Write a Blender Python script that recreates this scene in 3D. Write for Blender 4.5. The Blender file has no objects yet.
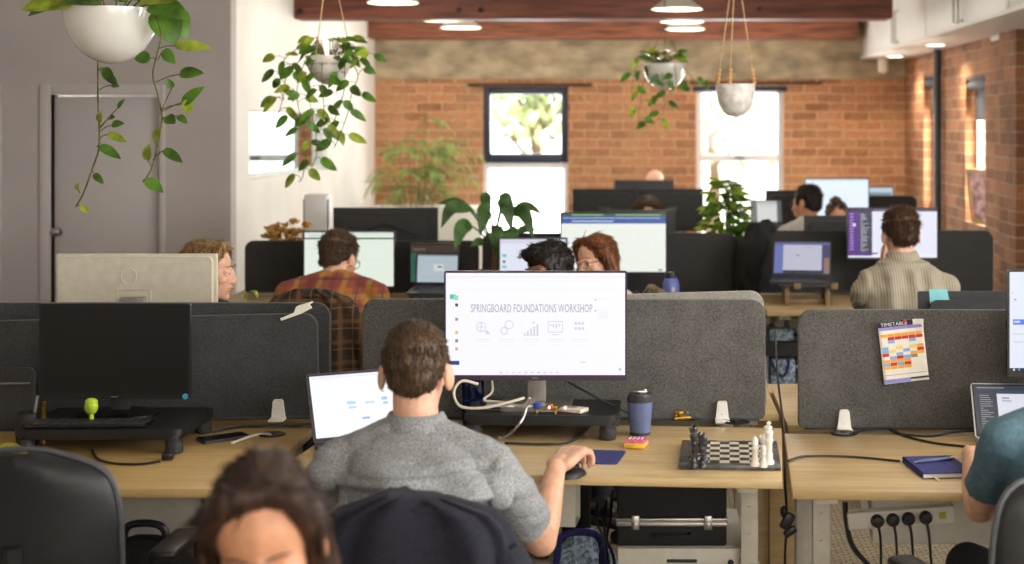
import bpy, bmesh, math, random
from mathutils import Vector, Matrix, Euler, noise

# ------------------------------------------------------------------ camera, world, light, exposure
scn = bpy.context.scene
COL = scn.collection
F, VX, VY, HC = 1500.0, 650.0, 125.0, 1.70       # focal length in pixels, vanishing point, camera height


def at(px, py, Y):
    """World point that a photograph pixel shows when it lies Y metres away."""
    return Vector(((px - VX) * Y / F, Y, HC - (py - VY) * Y / F))


def ax(px, Y):
    return (px - VX) * Y / F


def az(py, Y):
    return HC - (py - VY) * Y / F


cd = bpy.data.cameras.new('camera')
cam = bpy.data.objects.new('camera', cd)
COL.objects.link(cam)
cam.location = (0, 0, HC)
cam.rotation_euler = (math.pi / 2, 0, 0)
cd.sensor_width = 36.0
cd.lens = F / 1024 * 36
cd.shift_x = -(VX - 512) / 1024
cd.shift_y = -(282 - VY) / 1024
cd.clip_start = 0.05
cd.dof.use_dof = True
cd.dof.focus_distance = 4.9
cd.dof.aperture_fstop = 2.7
scn.camera = cam

scn.view_settings.view_transform = 'Standard'
scn.view_settings.look = 'None'
scn.view_settings.gamma = 1
scn.view_settings.use_curve_mapping = False
scn.view_settings.exposure = 0.12
scn.cycles.use_denoising = True
scn.cycles.max_bounces = 8
scn.cycles.diffuse_bounces = 5
scn.cycles.sample_clamp_indirect = 6

w = bpy.data.worlds.new('overcast_sky')
scn.world = w
w.use_nodes = True
w.node_tree.nodes['Background'].inputs[0].default_value = (0.93, 0.97, 1.0, 1)
w.node_tree.nodes['Background'].inputs[1].default_value = 4.0


def light(kind, name, loc, energy, color=(1, 1, 1), rot=(0, 0, 0), size=(1, 1), radius=.1, spot=None):
    ld = bpy.data.lights.new(name, kind)
    ld.energy = energy
    ld.color = color
    if kind == 'AREA':
        ld.shape = 'RECTANGLE'
        ld.size, ld.size_y = size
    elif kind == 'SUN':
        ld.angle = radius
    else:
        ld.shadow_soft_size = radius
    if spot:
        ld.spot_size, ld.spot_blend = spot
    o = bpy.data.objects.new(name, ld)
    o.location = loc
    o.rotation_euler = rot
    COL.objects.link(o)
    return o


R = math.radians
# daylight through the windows: lamps at the openings, plus one added fill at the front
light('SUN', 'sun', (0, 30, 20), 4.0, (1, .95, .86), (R(52), 0, R(-20)), radius=.05)
light('AREA', 'daylight_side_windows', (4.35, 2.6, 1.95), 300, (1.0, .97, .92), (0, R(82), 0), (1.5, 5.6))
light('AREA', 'daylight_back_window', (ax(526, 14.7), 14.72, 1.35), 60, (.95, .98, 1), (R(-90), 0, 0), (.7, 1.5))
light('AREA', 'daylight_back_window', (ax(741, 14.7), 14.72, 1.35), 60, (.95, .98, 1), (R(-90), 0, 0), (.7, 1.5))
light('AREA', 'front_fill', (1.3, -1.5, 1.9), 105, (1.0, .97, .93), (R(90), 0, R(180)), (3.2, 1.4))  # added fill to raise the ambient light; this wall has no window
light('AREA', 'daylight_wall_window', (2.80, 11.37, 1.5), 62, (1, .93, .8), (0, R(90), 0), (1.0, .6))
light('AREA', 'daylight_wall_window', (2.80, 13.15, 1.5), 62, (1, .93, .8), (0, R(90), 0), (1.0, .6))

# ------------------------------------------------------------------ materials


def srgb(c):
    return tuple((x / 255 / 12.92) if x / 255 <= .04045 else ((x / 255 + .055) / 1.055) ** 2.4 for x in c) + (1.0,)


def newmat(name):
    m = bpy.data.materials.new(name)
    m.use_nodes = True
    nt = m.node_tree
    b = nt.nodes['Principled BSDF']
    return m, nt, b


def N(nt, t, **kw):
    n = nt.nodes.new(t)
    for k, v in kw.items():
        if k in n.inputs:
            n.inputs[k].default_value = v
        else:
            setattr(n, k, v)
    return n


def coords(nt, scale=(1, 1, 1), kind='Object', rot=(0, 0, 0)):
    tc = N(nt, 'ShaderNodeTexCoord')
    mp = N(nt, 'ShaderNodeMapping')
    mp.inputs['Scale'].default_value = scale
    mp.inputs['Rotation'].default_value = rot
    nt.links.new(tc.outputs[kind], mp.inputs[0])
    return mp.outputs[0]


def ramp(nt, fac, stops):
    r = N(nt, 'ShaderNodeValToRGB')
    el = r.color_ramp.elements
    el[0].position, el[0].color = stops[0][0], srgb(stops[0][1])
    el[1].position, el[1].color = stops[-1][0], srgb(stops[-1][1])
    for p, c in stops[1:-1]:
        e = el.new(p)
        e.color = srgb(c)
    nt.links.new(fac, r.inputs[0])
    return r.outputs[0]


def mat(name, col, rough=.5, metal=0.0, var=.12, scale=30.0, bump=0.0, bscale=200.0, stretch=(1, 1, 1), coat=0.0, sss=0.0, spec=.5, trans=0.0):
    """Plain procedural material: a base colour with fine noise variation and an optional noise bump."""
    m, nt, b = newmat(name)
    co = coords(nt, stretch)
    nz = N(nt, 'ShaderNodeTexNoise', Scale=scale, Detail=4.0)
    nt.links.new(co, nz.inputs['Vector'])
    lo = tuple(max(0, c * (1 - var)) for c in col)
    hi = tuple(min(255, c * (1 + var)) for c in col)
    nt.links.new(ramp(nt, nz.outputs[0], [(.3, lo), (.7, hi)]), b.inputs['Base Color'])
    b.inputs['Roughness'].default_value = rough
    b.inputs['Metallic'].default_value = metal
    b.inputs['Coat Weight'].default_value = coat
    b.inputs['Specular IOR Level'].default_value = spec
    if trans:
        b.inputs['Transmission Weight'].default_value = trans
    if sss:
        b.inputs['Subsurface Weight'].default_value = sss
        b.inputs['Subsurface Radius'].default_value = (.02, .008, .005)
        b.inputs['Subsurface Scale'].default_value = .4
    if bump:
        n2 = N(nt, 'ShaderNodeTexNoise', Scale=bscale, Detail=3.0)
        nt.links.new(co, n2.inputs['Vector'])
        bp = N(nt, 'ShaderNodeBump', Strength=bump, Distance=.01)
        nt.links.new(n2.outputs[0], bp.inputs['Height'])
        nt.links.new(bp.outputs[0], b.inputs['Normal'])
    return m


_em = {}


def emit(col, strength=1.0):
    k = (tuple(col), strength)
    if k not in _em:
        m, nt, b = newmat('lit_pixels')
        b.inputs['Base Color'].default_value = (.01, .01, .01, 1)
        b.inputs['Roughness'].default_value = .25
        b.inputs['Emission Color'].default_value = srgb(col)
        b.inputs['Emission Strength'].default_value = strength
        _em[k] = m
    return _em[k]


def wood(name, a, b_, c, axis='x', rough=.42):
    m, nt, b = newmat(name)
    co = coords(nt, (1.2, 14, 14) if axis == 'x' else (14, 1.2, 14))
    nz = N(nt, 'ShaderNodeTexNoise', Scale=2.2, Detail=7.0, Roughness=.65, Distortion=.6)
    nt.links.new(co, nz.inputs['Vector'])
    nt.links.new(ramp(nt, nz.outputs[0], [(.28, a), (.5, b_), (.72, c)]), b.inputs['Base Color'])
    b.inputs['Roughness'].default_value = rough
    bp = N(nt, 'ShaderNodeBump', Strength=.06, Distance=.005)
    nt.links.new(nz.outputs[0], bp.inputs['Height'])
    nt.links.new(bp.outputs[0], b.inputs['Normal'])
    return m


def felt(name, lo, hi):
    m, nt, b = newmat(name)
    co = coords(nt)
    n1 = N(nt, 'ShaderNodeTexNoise', Scale=150.0, Detail=5.0, Roughness=.8)
    n2 = N(nt, 'ShaderNodeTexNoise', Scale=9.0, Detail=3.0)
    mx = N(nt, 'ShaderNodeMath', operation='MULTIPLY_ADD')
    nt.links.new(co, n1.inputs['Vector'])
    nt.links.new(co, n2.inputs['Vector'])
    nt.links.new(n2.outputs[0], mx.inputs[0])
    mx.inputs[1].default_value = .22
    nt.links.new(n1.outputs[0], mx.inputs[2])
    nt.links.new(ramp(nt, mx.outputs[0], [(.42, lo), (.8, hi)]), b.inputs['Base Color'])
    b.inputs['Roughness'].default_value = .95
    b.inputs['Sheen Weight'].default_value = .15
    bp = N(nt, 'ShaderNodeBump', Strength=.4, Distance=.004)
    nt.links.new(n1.outputs[0], bp.inputs['Height'])
    nt.links.new(bp.outputs[0], b.inputs['Normal'])
    return m


def brick(name, plane, c1, c2, mortar, rough_amt=.5, dirt=(120, 84, 54), dirt_at=.62):
    m, nt, b = newmat(name)
    tc = N(nt, 'ShaderNodeTexCoord')
    sx = N(nt, 'ShaderNodeSeparateXYZ')
    nt.links.new(tc.outputs['Object'], sx.inputs[0])
    cx = N(nt, 'ShaderNodeCombineXYZ')
    nt.links.new(sx.outputs['X' if plane == 'xz' else 'Y'], cx.inputs[0])
    nt.links.new(sx.outputs['Z'], cx.inputs[1])
    wob = N(nt, 'ShaderNodeTexNoise', Scale=3.0, Detail=2.0)
    nt.links.new(tc.outputs['Object'], wob.inputs['Vector'])
    vs = N(nt, 'ShaderNodeVectorMath', operation='SCALE')
    vs.inputs[3].default_value = .02
    nt.links.new(wob.outputs[1], vs.inputs[0])
    va = N(nt, 'ShaderNodeVectorMath', operation='ADD')
    nt.links.new(cx.outputs[0], va.inputs[0])
    nt.links.new(vs.outputs[0], va.inputs[1])
    bt = N(nt, 'ShaderNodeTexBrick')
    nt.links.new(va.outputs[0], bt.inputs['Vector'])
    for k, v in {'Scale': 1.0, 'Brick Width': .25, 'Row Height': .0875, 'Mortar Size': .0065, 'Mortar Smooth': .3, 'Bias': 0.0}.items():
        bt.inputs[k].default_value = v
    bt.inputs['Color1'].default_value = srgb(c1)
    bt.inputs['Color2'].default_value = srgb(c2)
    bt.inputs['Mortar'].default_value = srgb(mortar)
    nz = N(nt, 'ShaderNodeTexNoise', Scale=2.3, Detail=8.0, Roughness=.7)
    nt.links.new(tc.outputs['Object'], nz.inputs['Vector'])
    mr = N(nt, 'ShaderNodeMapRange')
    mr.inputs[1].default_value, mr.inputs[2].default_value = dirt_at - .14, dirt_at + .12
    mr.inputs[4].default_value = .75
    nt.links.new(nz.outputs[0], mr.inputs[0])
    mix = N(nt, 'ShaderNodeMix', data_type='RGBA')
    nt.links.new(mr.outputs[0], mix.inputs[0])
    nt.links.new(bt.outputs[0], mix.inputs[6])
    mix.inputs[7].default_value = srgb(dirt)
    fine = N(nt, 'ShaderNodeTexNoise', Scale=45.0, Detail=5.0)
    nt.links.new(tc.outputs['Object'], fine.inputs['Vector'])
    hs = N(nt, 'ShaderNodeHueSaturation')
    fr = N(nt, 'ShaderNodeMapRange')
    fr.inputs[3].default_value, fr.inputs[4].default_value = .55, 1.45
    nt.links.new(fine.outputs[0], fr.inputs[0])
    nt.links.new(fr.outputs[0], hs.inputs['Value'])
    nt.links.new(mix.outputs[2], hs.inputs['Color'])
    nt.links.new(hs.outputs[0], b.inputs['Base Color'])
    b.inputs['Roughness'].default_value = .9
    bp = N(nt, 'ShaderNodeBump', Strength=rough_amt, Distance=.02, invert=True)
    ad = N(nt, 'ShaderNodeMath', operation='MULTIPLY_ADD')
    nt.links.new(fine.outputs[0], ad.inputs[0])
    ad.inputs[1].default_value = .5
    nt.links.new(bt.outputs[1], ad.inputs[2])
    nt.links.new(ad.outputs[0], bp.inputs['Height'])
    nt.links.new(bp.outputs[0], b.inputs['Normal'])
    return m


def plaid(name, base, s1, s2, s3, k=1.0):
    """Woven check: three sets of stripes crossing in the garment's own height and width."""
    m, nt, b = newmat(name)
    tc = N(nt, 'ShaderNodeTexCoord')
    sx = N(nt, 'ShaderNodeSeparateXYZ')
    nt.links.new(tc.outputs['Object'], sx.inputs[0])

    def stripe(out, freq, phase, width):
        a = N(nt, 'ShaderNodeMath', operation='MULTIPLY_ADD')
        nt.links.new(out, a.inputs[0])
        a.inputs[1].default_value, a.inputs[2].default_value = freq, phase
        f = N(nt, 'ShaderNodeMath', operation='FRACT')
        nt.links.new(a.outputs[0], f.inputs[0])
        l = N(nt, 'ShaderNodeMath', operation='LESS_THAN')
        nt.links.new(f.outputs[0], l.inputs[0])
        l.inputs[1].default_value = width
        return l.outputs[0]
    cur = None
    for axis, freq, ph, wd, c, amt in (('X', 9 * k, .1, .42, s1, .6), ('Z', 9 * k, .3, .42, s1, .6), ('X', 9 * k, .6, .2, s2, .7), ('Z', 9 * k, .75, .2, s2, .7), ('X', 9 * k, .95, .06, s3, .8), ('Z', 9 * k, .02, .06, s3, .8)):
        mask = stripe(sx.outputs[axis], freq, ph, wd)
        mu = N(nt, 'ShaderNodeMath', operation='MULTIPLY')
        nt.links.new(mask, mu.inputs[0])
        mu.inputs[1].default_value = amt
        mx = N(nt, 'ShaderNodeMix', data_type='RGBA')
        nt.links.new(mu.outputs[0], mx.inputs[0])
        if cur is None:
            mx.inputs[6].default_value = srgb(base)
        else:
            nt.links.new(cur, mx.inputs[6])
        mx.inputs[7].default_value = srgb(c)
        cur = mx.outputs[2]
    nt.links.new(cur, b.inputs['Base Color'])
    b.inputs['Roughness'].default_value = .9
    return m


def hairmat(name, lo, hi, rough=.45):
    m, nt, b = newmat(name)
    co = coords(nt, (60, 60, 7))
    nz = N(nt, 'ShaderNodeTexNoise', Scale=2.0, Detail=4.0)
    nt.links.new(co, nz.inputs['Vector'])
    nt.links.new(ramp(nt, nz.outputs[0], [(.33, lo), (.68, hi)]), b.inputs['Base Color'])
    b.inputs['Roughness'].default_value = rough
    b.inputs['Specular IOR Level'].default_value = .3
    bp = N(nt, 'ShaderNodeBump', Strength=.5, Distance=.006)
    nt.links.new(nz.outputs[0], bp.inputs['Height'])
    nt.links.new(bp.outputs[0], b.inputs['Normal'])
    return m


M = dict(
    white_paint=mat('white_wall_paint', (236, 233, 228), .75, var=.02, scale=3),
    grey_paint=mat('grey_wall_paint', (186, 178, 174), .7, var=.03, scale=2),
    door_paint=mat('door_paint', (196, 190, 187), .55, var=.02, scale=2),
    ceiling=mat('ceiling_paint', (206, 202, 196), .8, var=.03, scale=2),
    cabinet=mat('white_laminate', (240, 238, 234), .4, var=.01, scale=2),
    brick=brick('orange_brick', 'xz', (188, 130, 92), (144, 94, 64), (190, 167, 137), dirt=(180, 139, 102), dirt_at=.55),
    brick_side=brick('rough_brick', 'yz', (182, 124, 82), (132, 84, 56), (182, 158, 126), .9, dirt=(112, 78, 52), dirt_at=.55),
    concrete=mat('raw_concrete', (158, 144, 120), .9, var=.2, scale=5, bump=.5, bscale=25, stretch=(.8, 1, 1.6)),
    beam=mat('dark_timber', (98, 52, 36), .6, var=.28, scale=4, bump=.25, bscale=30, stretch=(.7, 8, 8)),
    beam_far=mat('red_timber', (128, 76, 54), .65, var=.28, scale=5, bump=.25, bscale=30, stretch=(.7, 8, 8)),
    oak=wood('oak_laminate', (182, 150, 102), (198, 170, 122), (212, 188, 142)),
    oak_shaded=wood('shaded_oak_laminate', (172, 138, 84), (188, 156, 100), (200, 170, 116)),  # oak darkened so the left desks' shade sits in the colour
    felt=felt('grey_felt', (52, 51, 49), (112, 110, 105)),
    felt_dark=felt('shaded_and_sleeve_felt', (40, 40, 41), (74, 74, 74)),  # grey felt with the left screens' shade in its colour; also the sleeve
    felt_black=felt('black_felt', (34, 33, 33), (56, 54, 53)),
    felt_light=felt('pale_felt', (120, 117, 110), (168, 164, 155)),
    black=mat('black_plastic', (26, 26, 27), .42, var=.1),
    black_gloss=mat('glossy_black_plastic', (20, 20, 21), .22, var=.05),
    black_matte=mat('matte_black', (24, 23, 24), .75, var=.1),
    dark=mat('dark_grey_plastic', (52, 52, 54), .5, var=.06),
    screen_off=mat('switched_off_screen', (14, 14, 15), .3, var=.02),
    bezel=mat('plum_bezel', (60, 44, 62), .4, var=.05),
    white=mat('white_plastic', (232, 228, 220), .4, var=.02),
    cream=mat('ivory_plastic', (212, 204, 186), .45, var=.03),
    alu=mat('brushed_aluminium', (176, 174, 170), .35, .9, var=.05),
    chrome=mat('chrome', (190, 188, 186), .12, 1.0, var=.02),
    whitemetal=mat('white_powder_coat', (208, 203, 190), .45, var=.03),
    felt_carpet=None,
    navy=mat('navy_cloth', (48, 52, 116), .8, var=.15, scale=60, bump=.2),
    blue=mat('blue_enamel', (104, 116, 190), .4, var=.06),
    tumbler=mat('slate_blue_enamel', (98, 112, 150), .4, var=.05),
    ceramic=mat('white_glazed_ceramic', (232, 229, 222), .12, var=.03, scale=6, coat=.5),
    speckle=mat('textured_stoneware', (222, 217, 210), .35, var=.1, scale=24, bump=.8, bscale=38),
    silverpot=mat('silvered_glaze', (222, 216, 206), .16, .1, var=.08, scale=10),
    soil=mat('potting_soil', (56, 40, 28), .95, var=.4, scale=60, bump=.6),
    rope=mat('cotton_rope', (196, 168, 122), .9, var=.15, scale=120, bump=.4),
    bead=mat('wooden_bead', (206, 160, 98), .5, var=.1),
    leaf=mat('pothos_leaf', (74, 110, 34), .38, var=.4, scale=14, sss=.05),
    leaf_lime=mat('variegated_leaf', (132, 150, 46), .38, var=.4, scale=18, sss=.05),
    leaf_dark=mat('dark_glossy_leaf', (66, 98, 48), .3, var=.35, scale=9, stretch=(1, 1, 1)),
    leaf_palm=mat('palm_frond', (116, 138, 72), .45, var=.35, scale=12),
    stem=mat('green_stem', (96, 92, 48), .6, var=.25, scale=40),
    bark=mat('woody_stem', (110, 82, 56), .85, var=.25, scale=30, bump=.4),
    dried=mat('dried_flower', (176, 132, 66), .85, var=.35, scale=40),
    brass=mat('brass', (206, 158, 62), .3, .9, var=.1),
    glass=None,
    window_navy=mat('navy_window_frame', (34, 42, 62), .45, var=.08),
    window_white=mat('white_window_frame', (226, 226, 228), .45, var=.03),
    blind=mat('dark_roller_blind', (70, 70, 78), .7, var=.08),
    chair=mat('black_chair_leather', (28, 28, 30), .42, var=.12, scale=80, bump=.12, bscale=300),
    chair_edge=mat('grey_chair_edge', (78, 80, 84), .4, var=.06),
    jacket=mat('navy_fleece', (30, 30, 42), .95, var=.2, scale=120, bump=.3),
    black_cloth=mat('black_cloth', (24, 22, 22), .95, var=.2, scale=100, bump=.3),
    skin=mat('light_skin', (218, 168, 140), .5, var=.06, scale=40, sss=.12),
    skin_tan=mat('warm_skin', (196, 140, 106), .5, var=.06, scale=40, sss=.12),
    skin_dark=mat('brown_skin', (150, 100, 72), .5, var=.07, scale=40, sss=.1),
    lips=mat('lips', (178, 104, 96), .45, var=.05),
    eye=mat('eye_white', (226, 222, 216), .25, var=.02),
    iris=mat('dark_iris', (48, 38, 32), .2, var=.2),
    hair_brown=hairmat('brown_hair', (46, 34, 25), (102, 78, 54)),
    hair_dark=hairmat('near_black_hair', (20, 16, 15), (52, 42, 38)),
    hair_blond=hairmat('blonde_hair', (88, 66, 40), (160, 124, 80)),
    hair_auburn=hairmat('auburn_hair', (66, 38, 22), (146, 92, 54)),
    hair_chest=hairmat('chestnut_hair', (40, 26, 17), (90, 60, 36)),
    hair_deep=hairmat('deep_brown_hair', (30, 20, 15), (74, 52, 40)),
    shirt_grey=mat('heather_grey_linen', (136, 137, 139), .9, var=.28, scale=240, bump=.25, bscale=300),
    shirt_cream=None,
    shirt_pale=mat('pale_cotton', (196, 190, 180), .9, var=.06, scale=40),
    shirt_teal=mat('slate_teal_jersey', (78, 106, 120), .9, var=.1, scale=90, bump=.15),
    shirt_black=mat('black_jersey', (32, 31, 34), .9, var=.12, scale=90),
    trousers=mat('dark_trousers', (36, 37, 44), .9, var=.15, scale=80),
    shoe=mat('dark_shoe', (36, 32, 30), .5, var=.1),
    denim=mat('speckled_denim', (140, 156, 190), .9, var=.5, scale=70),
    marble_dark=mat('grey_marble', (70, 72, 76), .25, var=.45, scale=28, coat=.3),
    marble_black=mat('dark_marble', (44, 45, 48), .25, var=.6, scale=60, coat=.3),
    onyx=mat('white_onyx', (244, 240, 230), .25, var=.04, scale=30, coat=.3, sss=.1),
    paper=mat('paper', (240, 236, 224), .8, var=.02),
    sticky=mat('cyan_paper', (136, 208, 214), .8, var=.03),
    lime=mat('lime_plastic', (176, 206, 44), .4, var=.1),
    lampshade=mat('white_enamel_shade', (214, 208, 196), .35, var=.03),
    ground=mat('pale_concrete', (216, 210, 200), .9, var=.1, scale=2),
    tree=mat('tree_leaves', (168, 176, 128), .7, var=.45, scale=6),
)


def mk_glass(name, rough=0.0, tint=(1, 1, 1, 1)):
    m, nt, b = newmat(name)
    out = nt.nodes['Material Output']
    tr = N(nt, 'ShaderNodeBsdfTransparent')
    tr.inputs[0].default_value = tint
    gl = N(nt, 'ShaderNodeBsdfGlossy', Roughness=.02)
    mx = N(nt, 'ShaderNodeMixShader')
    mx.inputs[0].default_value = .05
    nt.links.new(tr.outputs[0], mx.inputs[1])
    nt.links.new(gl.outputs[0], mx.inputs[2])
    nt.links.new(mx.outputs[0], out.inputs[0])
    return m


M['glass'] = mk_glass('window_glass', tint=(.95, .97, .97, 1))


def mk_frost():
    m, nt, b = newmat('frosted_glass')
    out = nt.nodes['Material Output']
    tl = N(nt, 'ShaderNodeBsdfTranslucent')
    tl.inputs[0].default_value = (.9, .94, .94, 1)
    tr = N(nt, 'ShaderNodeBsdfTransparent')
    mx = N(nt, 'ShaderNodeMixShader')
    mx.inputs[0].default_value = .35
    nt.links.new(tl.outputs[0], mx.inputs[1])
    nt.links.new(tr.outputs[0], mx.inputs[2])
    nt.links.new(mx.outputs[0], out.inputs[0])
    return m


M['frost'] = mk_frost()


def leafy(m, amount=.35):
    """Let some daylight through a leaf."""
    nt = m.node_tree
    b, out = nt.nodes['Principled BSDF'], nt.nodes['Material Output']
    tl = N(nt, 'ShaderNodeBsdfTranslucent')
    nt.links.new(b.inputs['Base Color'].links[0].from_socket, tl.inputs[0])
    mx = N(nt, 'ShaderNodeMixShader')
    mx.inputs[0].default_value = amount
    nt.links.new(b.outputs[0], mx.inputs[1])
    nt.links.new(tl.outputs[0], mx.inputs[2])
    nt.links.new(mx.outputs[0], out.inputs[0])


for k_ in ('leaf', 'leaf_lime', 'leaf_dark', 'leaf_palm', 'tree'):
    leafy(M[k_], .45 if k_ == 'leaf_dark' else .35)


def mk_carpet():
    m, nt, b = newmat('woven_carpet')
    co = coords(nt)
    bt = N(nt, 'ShaderNodeTexBrick')
    nt.links.new(co, bt.inputs['Vector'])
    for k, v in {'Scale': 1.0, 'Brick Width': .045, 'Row Height': .022, 'Mortar Size': .004, 'Mortar Smooth': .4}.items():
        bt.inputs[k].default_value = v
    bt.inputs['Color1'].default_value = srgb((168, 152, 124))
    bt.inputs['Color2'].default_value = srgb((146, 130, 104))
    bt.inputs['Mortar'].default_value = srgb((92, 82, 68))
    nt.links.new(bt.outputs[0], b.inputs['Base Color'])
    b.inputs['Roughness'].default_value = .95
    return m


M['carpet'] = mk_carpet()


def mk_stripe():
    m, nt, b = newmat('pinstripe_cream_cotton')
    co = coords(nt)
    wv = N(nt, 'ShaderNodeTexWave', Scale=26.0, Distortion=.6, Detail=1.0)
    wv.bands_direction = 'X'
    nt.links.new(co, wv.inputs['Vector'])
    nt.links.new(ramp(nt, wv.outputs[0], [(.15, (128, 119, 103)), (.5, (160, 150, 130)), (.9, (166, 157, 138))]), b.inputs['Base Color'])
    b.inputs['Roughness'].default_value = .9
    return m


M['shirt_cream'] = mk_stripe()
M['plaid'] = plaid('orange_check_flannel', (164, 100, 54), (122, 50, 54), (164, 126, 62), (96, 58, 72))
M['plaid_dark'] = plaid('brown_check_wool', (58, 42, 28), (34, 27, 24), (100, 70, 34), (118, 86, 42), 1.3)

# ------------------------------------------------------------------ mesh helpers
Vz = Vector((0, 0, 1))


class MB:
    """Collects shapes for ONE mesh object."""

    def __init__(s):
        s.v, s.f, s.m = [], [], []
        s.cur = 0

    def add(s, vs, fs, mi=None, mtx=None):
        o = len(s.v)
        s.v += [tuple(mtx @ Vector(p)) if mtx else tuple(p) for p in vs]
        s.f += [tuple(i + o for i in f) for f in fs]
        s.m += [s.cur if mi is None else mi] * len(fs)
        return s

    def addbm(s, bm, mi=None, mtx=None):
        bm.verts.index_update()
        s.add([v.co.copy() for v in bm.verts], [[v.index for v in f.verts] for f in bm.faces], mi, mtx)
        bm.free()
        return s

    def box(s, c, size, rot=None, bev=0.0, seg=2, mi=None):
        bm = bmesh.new()
        bmesh.ops.create_cube(bm, size=1)
        bmesh.ops.scale(bm, vec=size, verts=bm.verts)
        if bev:
            bmesh.ops.bevel(bm, geom=list(bm.edges), offset=min(bev, min(size) * .49), segments=seg, profile=.5, affect='EDGES')
        mt = Matrix.Translation(c)
        if rot:
            mt = mt @ Euler(rot).to_matrix().to_4x4()
        return s.addbm(bm, mi, mt)

    def box2(s, lo, hi, bev=0.0, mi=None):
        c = [(a + b) / 2 for a, b in zip(lo, hi)]
        return s.box(c, [abs(b - a) for a, b in zip(lo, hi)], None, bev, 2, mi)

    def ell(s, c, r, rot=None, n=16, mi=None):
        bm = bmesh.new()
        bmesh.ops.create_uvsphere(bm, u_segments=n, v_segments=max(6, n * 2 // 3), radius=1)
        mt = Matrix.Translation(c)
        if rot:
            mt = mt @ Euler(rot).to_matrix().to_4x4()
        mt = mt @ Matrix.Diagonal((r[0], r[1], r[2], 1))
        return s.addbm(bm, mi, mt)

    def tube(s, pts, r, n=8, caps=True, mi=None):
        """Tube along pts; r a number or a list; parallel-transported rings."""
        pts = [Vector(p) for p in pts]
        k = len(pts)
        rs = r if isinstance(r, (list, tuple)) else [r] * k
        vs, fs = [], []
        t = (pts[1] - pts[0]).normalized()
        u = t.orthogonal().normalized()
        for i, p in enumerate(pts):
            if i == 0:
                tt = pts[1] - pts[0]
            elif i == k - 1:
                tt = pts[-1] - pts[-2]
            else:
                tt = (pts[i + 1] - pts[i - 1])
            tt = tt.normalized() if tt.length > 1e-9 else t
            u = (u - tt * u.dot(tt))
            u = u.normalized() if u.length > 1e-6 else tt.orthogonal().normalized()
            b = tt.cross(u)
            t = tt
            for j in range(n):
                a = 2 * math.pi * j / n
                vs.append(p + (u * math.cos(a) + b * math.sin(a)) * rs[i])
        for i in range(k - 1):
            for j in range(n):
                a, b2 = i * n + j, i * n + (j + 1) % n
                fs.append((a, b2, b2 + n, a + n))
        if caps:
            fs.append(tuple(range(n))[::-1])
            fs.append(tuple((k - 1) * n + j for j in range(n)))
        return s.add(vs, fs, mi)

    def capsule(s, a, b, ra, rb, n=14, mi=None):
        """Tapered capsule with round ends."""
        a, b = Vector(a), Vector(b)
        d = (b - a)
        L = d.length
        d = d.normalized() if L > 1e-6 else Vz
        pts, rs = [], []
        for i in range(5):
            th = math.pi / 2 * (1 - i / 4)
            pts.append(a - d * ra * math.sin(th))
            rs.append(max(ra * math.cos(th), 1e-4))
        for i in range(1, 4):
            pts.append(a.lerp(b, i / 4))
            rs.append(ra + (rb - ra) * i / 4)
        for i in range(5):
            th = math.pi / 2 * i / 4
            pts.append(b + d * rb * math.sin(th))
            rs.append(max(rb * math.cos(th), 1e-4))
        return s.tube(pts, rs, n, True, mi)

    def chain(s, pts, rs, n=12, mi=None):
        for i in range(len(pts) - 1):
            s.capsule(pts[i], pts[i + 1], rs[i], rs[i + 1], n, mi)
        return s

    def loft(s, rings, caps=True, closed=True, mi=None):
        n = len(rings[0])
        vs = [p for r in rings for p in r]
        fs = []
        for i in range(len(rings) - 1):
            for j in range(n if closed else n - 1):
                a, b = i * n + j, i * n + (j + 1) % n
                fs.append((a, b, b + n, a + n))
        if caps and closed:
            fs.append(tuple(range(n))[::-1])
            fs.append(tuple((len(rings) - 1) * n + j for j in range(n)))
        return s.add(vs, fs, mi)

    def lathe(s, prof, c=(0, 0, 0), n=32, mi=None, mtx=None):
        rings = []
        for r, z in prof:
            rings.append([Vector((c[0] + max(r, 1e-5) * math.cos(2 * math.pi * j / n), c[1] + max(r, 1e-5) * math.sin(2 * math.pi * j / n), c[2] + z)) for j in range(n)])
        if mtx:
            rings = [[mtx @ p for p in r] for r in rings]
        return s.loft(rings, False, True, mi)

    def prism(s, poly, y0, y1, mi=None, mtx=None):
        """poly in (x,z), extruded from y0 to y1."""
        n = len(poly)
        vs = [(x, y0, z) for x, z in poly] + [(x, y1, z) for x, z in poly]
        fs = [tuple(range(n)), tuple(range(2 * n - 1, n - 1, -1))]
        for i in range(n):
            j = (i + 1) % n
            fs.append((i, i + n, j + n, j))
        return s.add(vs, fs, mi, mtx)

    def quad(s, x0, z0, x1, z1, y, mi=None):
        return s.add([(x0, y, z0), (x1, y, z0), (x1, y, z1), (x0, y, z1)], [(0, 1, 2, 3)], mi)

    def text(s, txt, x, z, size, y, mi=None, sx=1.0, align='CENTER', mtx=None):
        cu = bpy.data.curves.new('lettering', 'FONT')
        cu.body = txt
        cu.size = size
        cu.align_x = align
        cu.resolution_u = 2
        o = bpy.data.objects.new('lettering', cu)
        COL.objects.link(o)
        dg = bpy.context.evaluated_depsgraph_get()
        me = bpy.data.meshes.new_from_object(o.evaluated_get(dg))
        vs = [(x + v.co.x * sx, y, z + v.co.y) for v in me.vertices]
        s.add(vs, [tuple(p.vertices) for p in me.polygons], mi, mtx)
        bpy.data.meshes.remove(me)
        bpy.data.objects.remove(o)
        bpy.data.curves.remove(cu)
        return s

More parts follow.
